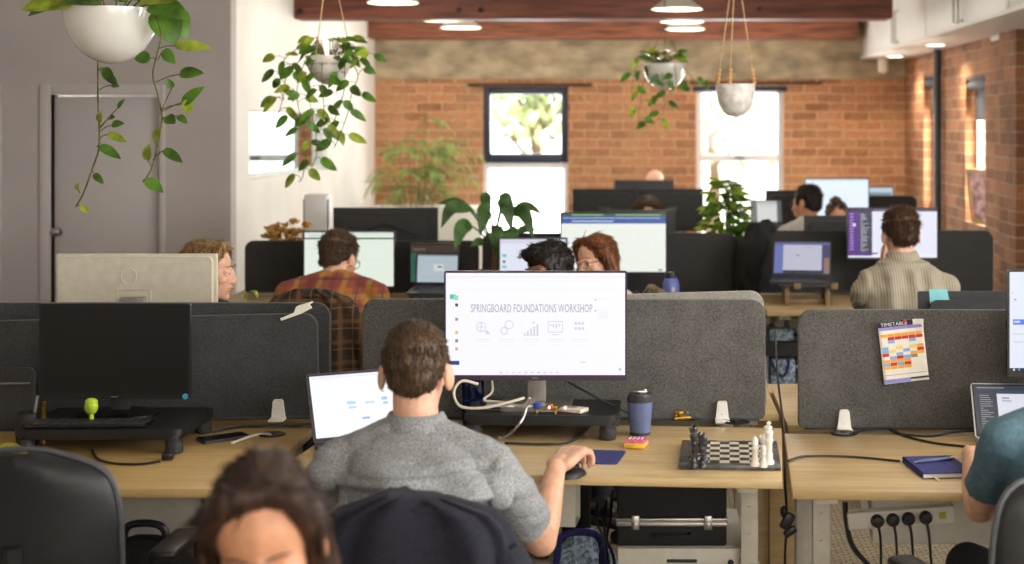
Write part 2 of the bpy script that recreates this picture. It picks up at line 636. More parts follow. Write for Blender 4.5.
    def build(s, name, mats, parent=None, loc=(0, 0, 0), rot=(0, 0, 0), ang=40):
        me = bpy.data.meshes.new(name)
        me.from_pydata(s.v, [], s.f)
        for m in (mats if isinstance(mats, (list, tuple)) else [mats]):
            me.materials.append(m)
        me.polygons.foreach_set('material_index', s.m)
        bm = bmesh.new()
        bm.from_mesh(me)
        bmesh.ops.recalc_face_normals(bm, faces=bm.faces) if len(s.f) > 1 else None
        bm.to_mesh(me)
        bm.free()
        me.polygons.foreach_set('use_smooth', [True] * len(me.polygons))
        if hasattr(me, 'set_sharp_from_angle'):
            me.set_sharp_from_angle(angle=R(ang))
        o = bpy.data.objects.new(name, me)
        o.location = loc
        o.rotation_euler = rot
        if parent:
            o.parent = parent
        COL.objects.link(o)
        return o


def thing(name, label, cat, loc=(0, 0, 0), rz=0.0, group=None, rot=None):
    o = bpy.data.objects.new(name, None)
    o.empty_display_size = .05
    o.location = loc
    o.rotation_euler = rot or (0, 0, rz)
    COL.objects.link(o)
    o['label'], o['category'] = label, cat
    if group:
        o['group'] = group
    return o


def tag(o, label, cat, group=None, kind=None):
    o['label'], o['category'] = label, cat
    if group:
        o['group'] = group
    if kind:
        o['kind'] = kind
    return o


def struct(o):
    o['kind'] = 'structure'
    return o


def dup(root, loc, rz=0.0, label=None, rot=None, skip=()):
    """Copy a thing with its parts and sub-parts."""
    r = root.copy()
    COL.objects.link(r)
    r.location = loc
    r.rotation_euler = rot or (0, 0, rz)
    if label:
        r['label'] = label

    def rec(src, dst):
        for ch in list(src.children):
            if ch.name.split('.')[0] in skip:
                continue
            c = ch.copy()
            COL.objects.link(c)
            c.parent = dst
            rec(ch, c)
    rec(root, r)
    return r


def rrect(x0, z0, x1, z1, r, n=6, rb=None):
    """Rounded rectangle outline, radius r at the top and rb at the bottom."""
    rb = r if rb is None else rb
    out = []
    for cx, cz, a0, rr in ((x1 - rb, z0 + rb, -90, rb), (x1 - r, z1 - r, 0, r), (x0 + r, z1 - r, 90, r), (x0 + rb, z0 + rb, 180, rb)):
        for i in range(n + 1):
            a = R(a0 + 90 * i / n)
            out.append((cx + rr * math.cos(a), cz + rr * math.sin(a)))
    return out


def spline(pts, k=8):
    """Catmull-Rom through pts."""
    P = [Vector(p) for p in pts]
    P = [P[0] * 2 - P[1]] + P + [P[-1] * 2 - P[-2]]
    out = []
    for i in range(1, len(P) - 2):
        for j in range(k):
            t = j / k
            a, b, c, d = P[i - 1], P[i], P[i + 1], P[i + 2]
            out.append(.5 * ((2 * b) + (c - a) * t + (2 * a - 5 * b + 4 * c - d) * t * t + (3 * b - a - 3 * c + d) * t ** 3))
    out.append(P[-2])
    return out


def wall_cells(mb, plane, pos0, pos1, u0, u1, z0, z1, holes):
    """Wall slab with rectangular openings. plane 'y' (faces y) or 'x'. holes: (u0,u1,z0,z1)."""
    us = sorted({u0, u1, *[h[0] for h in holes], *[h[1] for h in holes]})
    zs = sorted({z0, z1, *[h[2] for h in holes], *[h[3] for h in holes]})
    for i in range(len(us) - 1):
        for j in range(len(zs) - 1):
            cu, cz = (us[i] + us[i + 1]) / 2, (zs[j] + zs[j + 1]) / 2
            if any(h[0] < cu < h[1] and h[2] < cz < h[3] for h in holes):
                continue
            if plane == 'y':
                mb.box2((us[i], pos0, zs[j]), (us[i + 1], pos1, zs[j + 1]))
            else:
                mb.box2((pos0, us[i], zs[j]), (pos1, us[i + 1], zs[j + 1]))
    return mb


random.seed(7)
# ------------------------------------------------------------------ the room
CEIL = 3.0
XL, XR = -2.66, 2.465
YB = 14.5
struct(MB().box2((-4.7, -1.7, -.12), (3.5, 14.85, 0)).build('floor', M['carpet']))
struct(MB().box2((-4.7, -1.7, CEIL), (3.5, 14.85, CEIL + .15)).build('ceiling', M['ceiling']))

w1 = (ax(483, YB), ax(568, YB), .55, az(87, YB))
w2 = (ax(696, YB), ax(784, YB), .55, az(87, YB))
w3 = (-4.25, ax(298, YB), .6, az(87, YB))
ztop = az(79, YB)
struct(wall_cells(MB(), 'y', YB, YB + .33, -4.7, 2.85, 0, ztop, [w1, w2, w3]).build('wall_back', M['brick']))
lint = MB().box2((-4.7, YB - .02, ztop), (2.85, YB + .33, CEIL))
struct(lint.build('trim_1', M['concrete']))
bars = MB()
bars.box2((ax(468, YB), YB - .035, az(86.5, YB)), (ax(592, YB), YB, az(83.5, YB)))
bars.box2((ax(690, YB), YB - .035, az(84.5, YB)), (ax(822, YB), YB, az(82, YB)))
struct(bars.build('trim_2', mat('rusted_steel', (62, 52, 46), .7, .4, var=.3)))


def back_window(n, r, fmat, pane_lo, sill_y):
    x0, x1, z0, z1 = r
    t = .06
    y0, y1 = YB + .06, YB + .12
    f = MB()
    for a, b_ in (((x0, z0), (x0 + t, z1)), ((x1 - t, z0), (x1, z1)), ((x0 + t, z0), (x1 - t, z0 + t)), ((x0 + t, z1 - t), (x1 - t, z1))):
        f.box2((a[0], y0, a[1]), (b_[0], y1, b_[1]), .006)
    f.box2((x0 + t, y0, sill_y - t * .6), (x1 - t, y1, sill_y + t * .6), .006)
    root = struct(f.build('window_%d' % n, fmat))
    p = MB().box2((x0 + t, y0 + .025, sill_y + t * .6), (x1 - t, y0 + .031, z1 - t))
    p.build('pane', M['glass'], root)
    p = MB().box2((x0 + t, y0 + .025, z0 + t), (x1 - t, y0 + .031, sill_y - t * .6))
    p.build('pane', pane_lo, root)
    MB().box2((x0, YB - .03, z0 - .04), (x1, YB + .33, z0)).build('sill', fmat, root)
    h = MB().box(((x0 + x1) / 2, y0 - .02, sill_y), (.09, .03, .02), None, .006)
    h.build('latch', M['dark'], root)
    return root


# first window: navy upper sash over a pale lower light
x0, x1, z0, z1 = w1
sy = az(163, YB)
f = MB()
for a, b_ in (((x0, sy), (x0 + .07, z1)), ((x1 - .07, sy), (x1, z1)), ((x0 + .07, z1 - .07), (x1 - .07, z1)), ((x0 + .07, sy), (x1 - .07, sy + .09))):
    f.box2((a[0], YB + .04, a[1]), (b_[0], YB + .12, b_[1]), .008)
f.box2((x0, YB + .06, z0), (x1, YB + .12, z0 + .09), .008)
win1 = struct(f.build('window_1', M['window_navy']))
MB().box2((x0 + .07, YB + .08, sy + .09), (x1 - .07, YB + .086, z1 - .07)).build('pane', M['glass'], win1)
MB().box2((x0 + .05, YB + .08, z0 + .09), (x1 - .05, YB + .086, sy - .06)).build('pane', M['frost'], win1)
g = MB()
for a, b_ in (((x0, z0 + .09), (x0 + .05, sy)), ((x1 - .05, z0 + .09), (x1, sy)), ((x0 + .05, sy - .06), (x1 - .05, sy))):
    g.box2((a[0], YB + .06, a[1]), (b_[0], YB + .12, b_[1]), .006)
g.build('lower_frame', M['window_white'], win1)
MB().box2((x0, YB - .03, z0 - .04), (x1, YB + .33, z0)).build('sill', M['window_navy'], win1)
win2 = back_window(2, w2, M['window_white'], M['glass'], az(158, YB))
bl = MB().tube([(w2[0] - .03, YB + .01, w2[3] - .02), (w2[1] + .03, YB + .01, w2[3] - .02)], .028, 12)
bl.build('roller_blind', M['window_navy'], win2)
win3 = back_window(3, w3, mat('blue_grey_frame', (216, 228, 240), .5), M['glass'], az(158, YB))

# left: white wall with an internal window, grey wall with a door
YG = 9.52
ih = (9.97, 12.35, 1.335, 1.80)
struct(wall_cells(MB(), 'x', XL - .12, XL, YG + .12, YB, 0, CEIL, [ih]).build('wall_left', M['white_paint']))
iw = MB()
for a, b_ in (((ih[0], ih[2]), (ih[0] + .012, ih[3])), ((ih[1] - .05, ih[2]), (ih[1], ih[3])), ((ih[0], ih[2]), (ih[1], ih[2] + .03)), ((ih[0], ih[3] - .012), (ih[1], ih[3]))):
    iw.box2((XL - .11, a[0], a[1]), (XL - .01, b_[0], b_[1]), .003)
win4 = struct(iw.build('window_4', mat('pale_window_trim', (206, 210, 206), .4)))
MB().box2((XL - .07, ih[0] + .012, ih[2] + .03), (XL - .062, ih[1] - .05, ih[3] - .012)).build('pane', M['glass'], win4)

YG = 9.52
dx0, dx1, dz = ax(51, YG), ax(160, YG), az(95, YG)
struct(wall_cells(MB(), 'y', YG, YG + .12, -4.7, XL, 0, CEIL, [(dx0, dx1, 0, dz)]).build('wall_left_back', M['grey_paint']))
struct(MB().box2((-4.7, -1.7, 0), (-4.55, YG, CEIL)).build('wall_left', M['grey_paint']))
struct(MB().box2((-4.7, YG + .12, 0), (-4.55, YB, CEIL)).build('wall_left', M['white_paint']))
struct(MB().box2((-4.55, -1.7, 0), (3.3, -1.55, CEIL)).build('wall_front', M['white_paint']))
d = MB().box2((dx0 + .008, YG + .035, .01), (dx1 - .008, YG + .075, dz - .008), .002)
door = struct(d.build('door_1', M['door_paint']))
fr = MB()
wd = .065
fr.box2((dx0 - wd, YG - .018, 0), (dx0, YG + .12, dz + wd), .004)
fr.box2((dx1, YG - .018, 0), (dx1 + wd * .5, YG + .12, dz + wd), .004)
fr.box2((dx0, YG - .018, dz), (dx1, YG + .12, dz + wd), .004)
fr.build('door_frame', M['door_paint'], door)
kx, kz = ax(54, YG), az(232, YG)
k = MB().lathe([(0, -.004), (.03, -.004), (.03, .004), (.011, .008), (.011, .03), (.024, .036), (.03, .05), (.026, .064), (.01, .07), (0, .07)], n=24)
k.build('door_knob', M['chrome'], door, (kx + .012, YG + .035, kz), (R(90), 0, 0))
bb = MB().box2((-4.55, YG - .015, 0), (dx0 - wd, YG, .11), .004)
bb.box2((dx1 + wd * .5, YG - .015, 0), (XL, YG, .11), .004)
struct(bb.build('baseboard_left', M['door_paint']))
c2 = MB().box2((-4.55, YG - .02, 0), (ax(2, YG), YG, az(84, YG)), .004)
struct(c2.build('trim_3', M['door_paint']))

# right: rough brick with two deep windows, a pier, then the side wall of the near half
rA = (12.84, 13.5, .95, az(76, 13.2))
rB = (11.04, 11.72, .95, az(77, 11.4))
struct(wall_cells(MB(), 'x', XR, XR + .36, 10.4, YB, 0, CEIL, [rA, rB]).build('wall_right', M['brick_side']))
struct(MB().box2((2.42, 9.92, 0), (3.3, 10.4, CEIL)).build('wall_right', M['brick_side']))
for n, r in ((5, rA), (6, rB)):
    f = MB()
    xx = XR + .085
    t = .04
    for a, b_ in (((r[0], r[2]), (r[0] + t, r[3])), ((r[1] - t, r[2]), (r[1], r[3])), ((r[0], r[2]), (r[1], r[2] + t)), ((r[0], r[3] - t), (r[1], r[3]))):
        f.box2((xx, a[0], a[1]), (xx + .045, b_[0], b_[1]), .005)
    wn = struct(f.build('window_%d' % n, M['window_white']))
    MB().box2((xx + .02, r[0] + t, r[2] + t), (xx + .026, r[1] - t, r[3] - t)).build('pane', M['glass'], wn)
    b = MB().tube([(XR + .042, r[0] + .02, r[3] - .06), (XR + .042, r[1] - .02, r[3] - .06)], .036, 14)
    b.box2((XR + .07, r[0] + .03, r[3] - .33), (XR + .075, r[1] - .03, r[3] - .05))
    b.box2((XR + .01, r[0], r[3] - .02), (XR + .08, r[1], r[3] - .0005))
    b.build('roller_blind', M['blind'], wn)
    MB().box2((XR + .02, r[0], r[2] - .03), (XR + .32, r[1], r[2] - .001)).build('sill', M['window_white'], wn)
sw = [(-.6, 1.4, .95, 2.6), (2.0, 4.0, .95, 2.6), (4.6, 6.4, .95, 2.6)]
struct(wall_cells(MB(), 'x', 3.3, 3.5, -1.7, 9.92, 0, CEIL, sw).build('wall_right', M['white_paint']))
for i, r in enumerate(sw):
    f = MB()
    t = .06
    for a, b_ in (((r[0], r[2]), (r[0] + t, r[3])), ((r[1] - t, r[2]), (r[1], r[3])), ((r[0], r[2]), (r[1], r[2] + t)), ((r[0], r[3] - t), (r[1], r[3]))):
        f.box2((3.36, a[0], a[1]), (3.42, b_[0], b_[1]), .005)
    wn = struct(f.build('window_%d' % (7 + i), M['window_white']))

# beams, black wall pipe
b1 = MB().box2((ax(284, 11.2), 11.2, az(18.5, 11.2)), (ax(893, 11.2), 11.5, CEIL), .012)
struct(b1.build('trim_4', M['beam']))
b2 = MB().box2((XL, 14.12, az(38, 14.12)), (ax(859, 14.12), 14.48, CEIL), .012)
struct(b2.build('trim_5', M['beam_far']))
bo = MB()
for px, py in ((459, 10), (481, 10), (300, 11), (760, 9)):
    p = at(px, py, 11.19)
    bo.lathe([(0, 0), (.022, 0), (.022, .008), (.012, .016), (0, .016)], n=10, mtx=Matrix.Translation(p) @ Euler((R(90), 0, 0)).to_matrix().to_4x4())
bolts = bo.build('bolt_heads', mat('iron_bolt', (60, 44, 40), .5, .6), None)
bolts.parent = [o for o in bpy.data.objects if o.name == 'trim_4'][0]
pp = MB().tube([(2.42, 12.62, 0), (2.42, 12.62, 2.34)], .032, 16)
struct(pp.build('trim_6', mat('black_pipe', (40, 44, 50), .4)))
struct(MB().box2((2.03, 7.0, 2.335), (3.3, 9.92, 2.36)).box2((2.03, 9.92, 2.335), (2.42, 10.4, 2.36)).box2((2.03, 10.4, 2.335), (XR, YB - .02, 2.36)).build('trim_7', M['cabinet']))

# overhead cabinets along the right side
cab = None
for i, (ya, yb) in enumerate(((11.17, 13.67), (8.64, 11.14))):
    lab = ('white overhead cabinet with bar handles nearest the brick back wall', 'white overhead cabinet cropped by the top right corner of the photo')[i]
    if cab is None:
        cab = thing('overhead_cabinet', lab, 'cabinet', (2.05, ya, 2.362), 0, 'overhead cabinets on the right')
        MB().box2((.022, 0, 0), (.37, yb - ya, .63), .002).build('body', M['cabinet'], cab)
        for s in (0, 1):
            L = (yb - ya) / 2
            dd = MB().box2((0, s * L + .003, .0), (.02, s * L + L - .003, .63), .003).build('door', M['cabinet'], cab)
            hy = L - .07 if s == 0 else L + .07
            h = MB().tube([(0, hy, .02), (-.035, hy, .02), (-.035, hy, .28), (0, hy, .28)], .008, 8)
            h.build('handle', M['alu'], dd)
    else:
        dup(cab, (2.05, ya, 2.362), 0, lab)
en = MB().box2((2.05, 13.68, 2.362), (XR, YB - .02, CEIL), .002)
struct(en.build('trim_8', M['cabinet']))

# recessed lights in the soffit and the small white fitting under it
dl = None
for i, (x, y) in enumerate(((2.24, 13.7), (2.235, 11.75))):
    lab = ('round recessed downlight in the soffit closest to the brick back wall', 'round recessed downlight in the soffit nearer the brick pier')[i]
    if dl is None:
        dl = thing('downlight', lab, 'light', (x, y, 2.3345), 0, 'recessed downlights in the soffit')
        MB().lathe([(.085, 0), (.085, -.006), (.07, -.01), (.066, -.002)], n=28).build('trim_ring', M['white'], dl)
        MB().lathe([(.07, -.0105), (0, -.0115)], n=28).build('diffuser', emit((255, 246, 230), 9), dl)
    else:
        dup(dl, (x, y, 2.3345), 0, lab)
    light('SPOT', 'downlight_beam', (x, y, 2.30), 45, (1, .86, .66), radius=.05, spot=(R(140), .8))
p = at(883, 60, 14.3)
fit = thing('ceiling_sensor', 'small white cylindrical sensor hanging under the soffit end', 'sensor', (2.22, 14.3, 2.335))
MB().lathe([(0, 0), (.032, 0), (.032, -.012), (.05, -.014), (.046, -.13), (.03, -.14), (0, -.14)], n=20).build('housing', M['white'], fit)
MB().lathe([(.028, -.141), (.02, -.15), (0, -.152)], n=16).build('lens', M['cream'], fit)
vt = MB().box2((2.44, 10.0, 2.30), (2.47, 10.75, 2.335), .004)
struct(vt.build('trim_9', M['white']))

# pendant lamps
pl = None
spots_ = [(393, 3, 10.3, 'white pendant lamp cropped by the top edge above the hanging silver pot'),
          (677, 9.5, 10.3, 'nearest white pendant lamp above the plant in the white bowl'),
          (461, 28, 13.0, 'white pendant lamp below the beam between the silver pot and first window'),
          (682, 22, 12.0, 'white pendant lamp second in line above the white bowl plant'),
          (685, 29.5, 13.1, 'farthest white pendant lamp in line above the white bowl plant'),
          (440, 20.5, 12.0, 'white pendant lamp mostly hidden behind the dark timber beam')]
for px, py, Y, lab in spots_:
    P = at(px, py, Y)
    if pl is None:
        pl = thing('pendant_lamp', lab, 'lamp', P, 0, 'white pendant lamps')
        MB().lathe([(.175, 0), (.172, .012), (.07, .085), (.045, .1), (.03, .15), (.012, .16), (.012, .152), (.026, .145), (.04, .098), (.064, .083), (.166, .01), (.169, 0), (.175, 0)], n=36).build('shade', M['lampshade'], pl)
        MB().lathe([(0, .028), (.04, .026), (.165, .006), (.165, .008)], n=32).build('diffuser', emit((255, 247, 230), 4), pl)
        cord = MB().tube([(0, 0, .155), (0, 0, .46)], .006, 8)
        cord.build('cord', M['black'], pl)
        MB().lathe([(0, 0), (.04, 0), (.04, .02), (0, .02)], n=16).build('ceiling_rose', M['lampshade'], pl)
        rest = (pl,)
        o = pl
    else:
        o = dup(pl, P, 0, lab)
    for c in o.children:
        if c.name.startswith('cord'):
            c.scale = (1, 1, 1)
            L = CEIL - P.z
            c.scale.z = (L - .0) / .46
        if c.name.startswith('ceiling_rose'):
            c.location.z = CEIL - P.z - .021
    light('POINT', 'pendant_and_fill_glow', P - Vector((0, 0, .06)), 14, (1, .9, .76), radius=.09)
light('POINT', 'meeting_room_fill', (-3.7, 11.5, 2.6), 60, (1, .95, .88), radius=.15)  # added unseen lamp that lightens the window bars and brick next door
for x, y in ((-1.2, 6.2), (1.1, 6.2), (1.0, 3.2)):  # added fill lamps out of view; no pendant is modelled at these spots
    light('POINT', 'pendant_and_fill_glow', (x, y, 2.5), 16, (1, .9, .76), radius=.12)

# ------------------------------------------------------------------ outside the windows
g = MB().box2((-14, 14.9, -.3), (14, 60, -.05))
struct(g.build('ground', M['ground']))


def tree(label, x, y, h, r, n, seed, z0=1.3):
    rnd = random.Random(seed)
    t = thing('tree', label, 'tree', (x, y, -.05))
    tr = MB().tube(spline([(0, 0, 0), (.05, 0, h * .3), (-.03, .02, h * .6), (0, 0, h * .85)], 4), [.11 - .007 * i for i in range(13)], 8)
    for k in range(7):
        a, zz = rnd.uniform(0, 6.28), h * rnd.uniform(.35, .7)
        tr.tube([(0, 0, zz), (math.cos(a) * r * .4, math.sin(a) * r * .4, zz + .4), (math.cos(a) * r * .8, math.sin(a) * r * .8, zz + .6)], [.04, .025, .01], 6)
    tr.build('trunk', M['bark'], t)
    lf = MB()
    for k in range(n):
        d = Vector((rnd.gauss(0, 1), rnd.gauss(0, 1), rnd.gauss(0, 1))).normalized() * (rnd.random() ** .5)
        c = Vector((d.x * r, d.y * r, z0 + (h - z0) / 2 + d.z * (h - z0) / 2))
        e = Euler((rnd.uniform(0, 6), rnd.uniform(0, 6), rnd.uniform(0, 6))).to_matrix()
        s = rnd.uniform(.07, .16)
        lf.add([c + e @ Vector(q) * s for q in ((-1, 0, 0), (0, -.5, .1), (1, 0, 0), (0, .5, .1))], [(0, 1, 2, 3)])
    lf.build('foliage', M['tree'], t)


tree('leafy tree outside seen through the navy framed window', ax(535, 21), 21, 3.1, 1.0, 420, 3, 1.3)
tree('bushy green tree outside behind the white framed window', ax(712, 24), 24, 2.7, 1.3, 260, 5, 1.0)
tree('pale leafy tree outside at the right of the white framed window', ax(778, 27), 27, 2.8, 1.2, 240, 6, 1.0)
# ------------------------------------------------------------------ furniture builders
def desk(label, loc, wdt, dep, z, rz, top='oak', leg_y=.42, group='sit-stand desks', tray=None):
    t = thing('desk', label, 'desk', (loc[0], loc[1], 0), rz, group)
    MB().box2((0, 0, z - .026), (wdt, dep, z), .004).build('desktop', M[top], t)
    for lx in (.095, wdt - .095):
        l = MB().box2((lx - .03, leg_y - .04, .03), (lx + .03, leg_y + .04, .42), .004)
        l.box2((lx - .025, leg_y - .034, .40), (lx + .025, leg_y + .034, z - .027), .003)
        for zz in (.36, .5, .58):
            l.tube([(lx, leg_y - .042, zz), (lx, leg_y - .03, zz)], .006, 8)
        lo = l.build('leg', M['whitemetal'], t)
        MB().box2((lx - .035, .04, .004), (lx + .035, dep - .04, .032), .008).build('foot', M['whitemetal'], lo)
        MB().box2((lx - .03, .05, z - .05), (lx + .03, dep - .05, z - .0265), .004).build('bracket', M['whitemetal'], t)
    c = MB().box2((.12, leg_y - .02, z - .085), (wdt - .12, leg_y + .02, z - .03), .003)
    c.build('crossbar', M['whitemetal'], t)
    ta, tb_ = tray or (.25, wdt - .25)
    ct = MB().box2((ta, leg_y + .06, z - .25), (tb_, leg_y + .064, z - .08)).box2((ta, leg_y + .06, z - .254), (tb_, leg_y + .17, z - .25)).box2((ta, leg_y + .166, z - .25), (tb_, leg_y + .17, z - .14))
    for q in (ta + .05, tb_ - .05):
        ct.box2((q - .015, leg_y + .03, z - .1), (q + .015, leg_y + .062, z - .027))
    ct.build('cable_tray', M['whitemetal'], t)
    return t


def screen_panel(label, x0, x1, y, z0, z1, fmat, roll=0.0, rz=0.0, clips=(), r=.045, thick=.024, gap_foot=True, clip_z=None, group='felt desk screens', rail=True):
    """Felt screen standing on a desk: rounded upper corners, white clamps along its foot."""
    t = thing('desk_screen', label, 'desk screen', ((x0 + x1) / 2, y, z0), 0, group, (0, -roll, rz))
    hw = (x1 - x0) / 2
    bm = bmesh.new()
    poly = rrect(-hw, 0, hw, z1 - z0, r, 6, .02)
    vs = [bm.verts.new((px, -thick / 2, pz)) for px, pz in poly]
    fc = bm.faces.new(vs)
    ex = bmesh.ops.extrude_face_region(bm, geom=[fc])
    bmesh.ops.translate(bm, vec=(0, thick, 0), verts=[v for v in ex['geom'] if isinstance(v, bmesh.types.BMVert)])
    ed = [e for e in bm.edges if abs(e.verts[0].co.y - e.verts[1].co.y) < 1e-6]
    bmesh.ops.bevel(bm, geom=ed, offset=.005, segments=2, profile=.5, affect='EDGES')
    MB().addbm(bm).build('felt_board', M[fmat], t, ang=60)
    if rail:
        MB().box2((-hw + .02, -thick / 2 - .002, -.004), (hw - .02, thick / 2 + .002, .006), .001).build('edge_rail', M['dark'], t)
    for cx in clips:
        c = MB().prism([(-.022, 0), (.022, 0), (.016, .055), (.012, .061), (-.012, .061), (-.016, .055)], -thick / 2 - .014, -thick / 2 - .001)
        c.box2((-.024, -thick / 2 - .05, -.005), (.024, thick / 2 + .02, .004), .002)
        c.ell((0, -thick / 2 - .0145, .02), (.004, .003, .004), n=8)
        c.build('clamp', M['white'], t, (cx - (x0 + x1) / 2, 0, 0))
    return t


def pixels(parent, w, h, y, items, name='screen', zc=0.0, back=(240, 240, 246), st=1.0, texts=()):
    """A display: lit background plus lit rectangles and lettering; items are (x0,y0,x1,y1,colour), 0..1, y downwards."""
    mats = [emit(back, st)]
    mb = MB()
    mb.quad(-w / 2, zc - h / 2, w / 2, zc + h / 2, y, 0)
    for k, it in enumerate(items):
        c = it[4]
        m = emit(c, st)
        if m not in mats:
            mats.append(m)
        mb.quad(-w / 2 + it[0] * w, zc + h / 2 - it[3] * h, -w / 2 + it[2] * w, zc + h / 2 - it[1] * h, y - .0004 - .00002 * k, mats.index(m))
    for tx in texts:
        m = emit(tx[4], st)
        if m not in mats:
            mats.append(m)
        mb.text(tx[0], -w / 2 + tx[1] * w, zc + h / 2 - tx[2] * h, tx[3], y - .0016, mats.index(m), sx=tx[5] if len(tx) > 5 else 1, align=tx[6] if len(tx) > 6 else 'CENTER')
    return mb.build(name, mats, parent)


def monitor(label, loc, w, h, zb, rz=0.0, items=None, texts=(), back=(240, 240, 246), st=1.0, body='black', bezel=.008, chin=.016, base='rect', tilt=0.0, neck=True, vesa=None, logo=None, group=None, dot=None, flat=False):
    """Display on a stand. loc is the foot, zb the height of the case's lower edge above it; the picture faces local -Y."""
    t = thing('monitor', label, 'monitor', loc, rz, group)
    H = h + bezel + chin
    W = w + 2 * bezel
    hs = MB()
    poly = rrect(-W / 2, 0, W / 2, H, .006, 3)
    hs.prism(poly, 0, .018)
    if flat:
        hs.prism(rrect(-W * .48, H * .02, W * .48, H * .98, .02, 4), .0175, .0395)
    else:
        hs.prism(rrect(-W * .42, H * .08, W * .42, H * .9, .03, 4), .0175, .04)
    cs = hs.build('housing', M[body], t, (0, 0, zb), (tilt, 0, 0))
    if items is None:
        MB().quad(-w / 2, chin, w / 2, chin + h, -.0006).build('screen', M['screen_off'], cs)
    else:
        pixels(cs, w, h, -.0006, items, zc=chin + h / 2, back=back, st=st, texts=texts)
    if logo:
        lg = MB()
        if logo == '---':
            lg.box((0, -.0008, chin * .45), (.022, .0006, chin * .2))
        else:
            lg.text(logo, 0, chin * .25, chin * .55, -.0008, 0, sx=1.1)
        lg.build('maker_mark', M['alu'], cs)
    if dot:
        MB().lathe([(0, 0), (.009, 0), (.009, -.001), (0, -.0012)], n=16).build('round_sticker', M['dot'], cs, (w / 2 - .008, -.001, chin * .5), (R(-90), 0, 0))
    if neck:
        nk = MB().box2((-.03, .041, .012), (.03, .06, zb + H * .5), .006)
        nk.box2((-.045, .036, zb + H * .38), (.045, .062, zb + H * .58), .006)
        nk.build('neck', M['alu'] if body == 'bezel' else M['dark'] if body != 'cream' else M['alu'], t)
        bs = MB()
        if base == 'rect':
            bs.prism(rrect(-.11, -.08, .11, .13, .02, 4), 0, .012, mtx=Matrix(((1, 0, 0, 0), (0, 0, 1, 0), (0, 1, 0, 0), (0, 0, 0, 1))))
        else:
            bs.lathe([(0, 0), (.12, 0), (.12, .006), (.09, .012), (0, .014)], n=32, mtx=Matrix.Diagonal((1.05, .8, 1, 1)))
        bs.build('base', M['alu'] if body in ('bezel', 'cream') else M['black_gloss'], t, (0, .03, 0))
    return t


def laptop(label, loc, rz, w=.31, d=.215, lid=105, items=(), texts=(), back=(240, 242, 246), st=1.0, body='alu', tilt=0.0, group='laptops', lid_mat=None):
    """Open laptop; keyboard towards local -Y, hinge at the far edge; lid = opening angle."""
    t = thing('laptop', label, 'laptop', loc, rz, group, (tilt, 0, rz))
    flip = Matrix(((1, 0, 0, 0), (0, 0, 1, 0), (0, 1, 0, 0), (0, 0, 0, 1)))
    b = MB().prism(rrect(-w / 2, -d, w / 2, 0, .01, 3), .001, .013, mtx=flip)
    bo = b.build('base', M[body], t)
    kb = MB()
    for r_ in range(5):
        for c in range(13):
            kw = w * .86 / 13
            kx = -w * .43 + kw * (c + .5)
            ky = -.03 - r_ * .018
            kb.box((kx, ky, .0136), (kw * .84, .0145, .0016))
    kb.build('keyboard', M['black'], bo)
    MB().box((0, -d * .77, .0132), (.1, d * .3, .001)).build('touchpad', M['dark'], bo)
    a = R(lid - 90)
    lm = MB().prism(rrect(-w / 2, 0, w / 2, d, .01, 3), 0, .006)
    lo = lm.build('lid', M[lid_mat or body], t, (0, .0, .014), (-a, 0, 0))
    MB().quad(-w / 2 + .004, .004, w / 2 - .004, d - .004, -.0004).build('bezel', M['black'], lo)
    pixels(lo, w - .018, d - .024, -.001, list(items), zc=d / 2 + .003, back=back, st=st, texts=texts)
    return t


def riser(label, loc, rz, w, d, h, th=.02, m='black', legs='round'):
    t = thing('monitor_riser', label, 'monitor stand', loc, rz, 'monitor risers')
    flip = Matrix(((1, 0, 0, 0), (0, 0, 1, 0), (0, 1, 0, 0), (0, 0, 0, 1)))
    p = MB().prism(rrect(-w / 2, 0, w / 2, d, .03, 5), h - th, h, mtx=flip)
    p.prism(rrect(-w / 2 + .01, .01, w / 2 - .01, d - .01, .03, 5), h - th - .012, h - th, mtx=flip)
    p.build('platform', M[m], t)
    for sx in (-1, 1):
        for y in (.03, d - .03):
            l = MB().lathe([(0, 0), (.024, 0), (.026, .004), (.026, h * .45), (.023, h * .46), (.025, h - th - .012), (0, h - th - .012)], n=20)
            l.build('leg', M['dark'], t, (sx * (w / 2 - .03), y, 0))
    return t


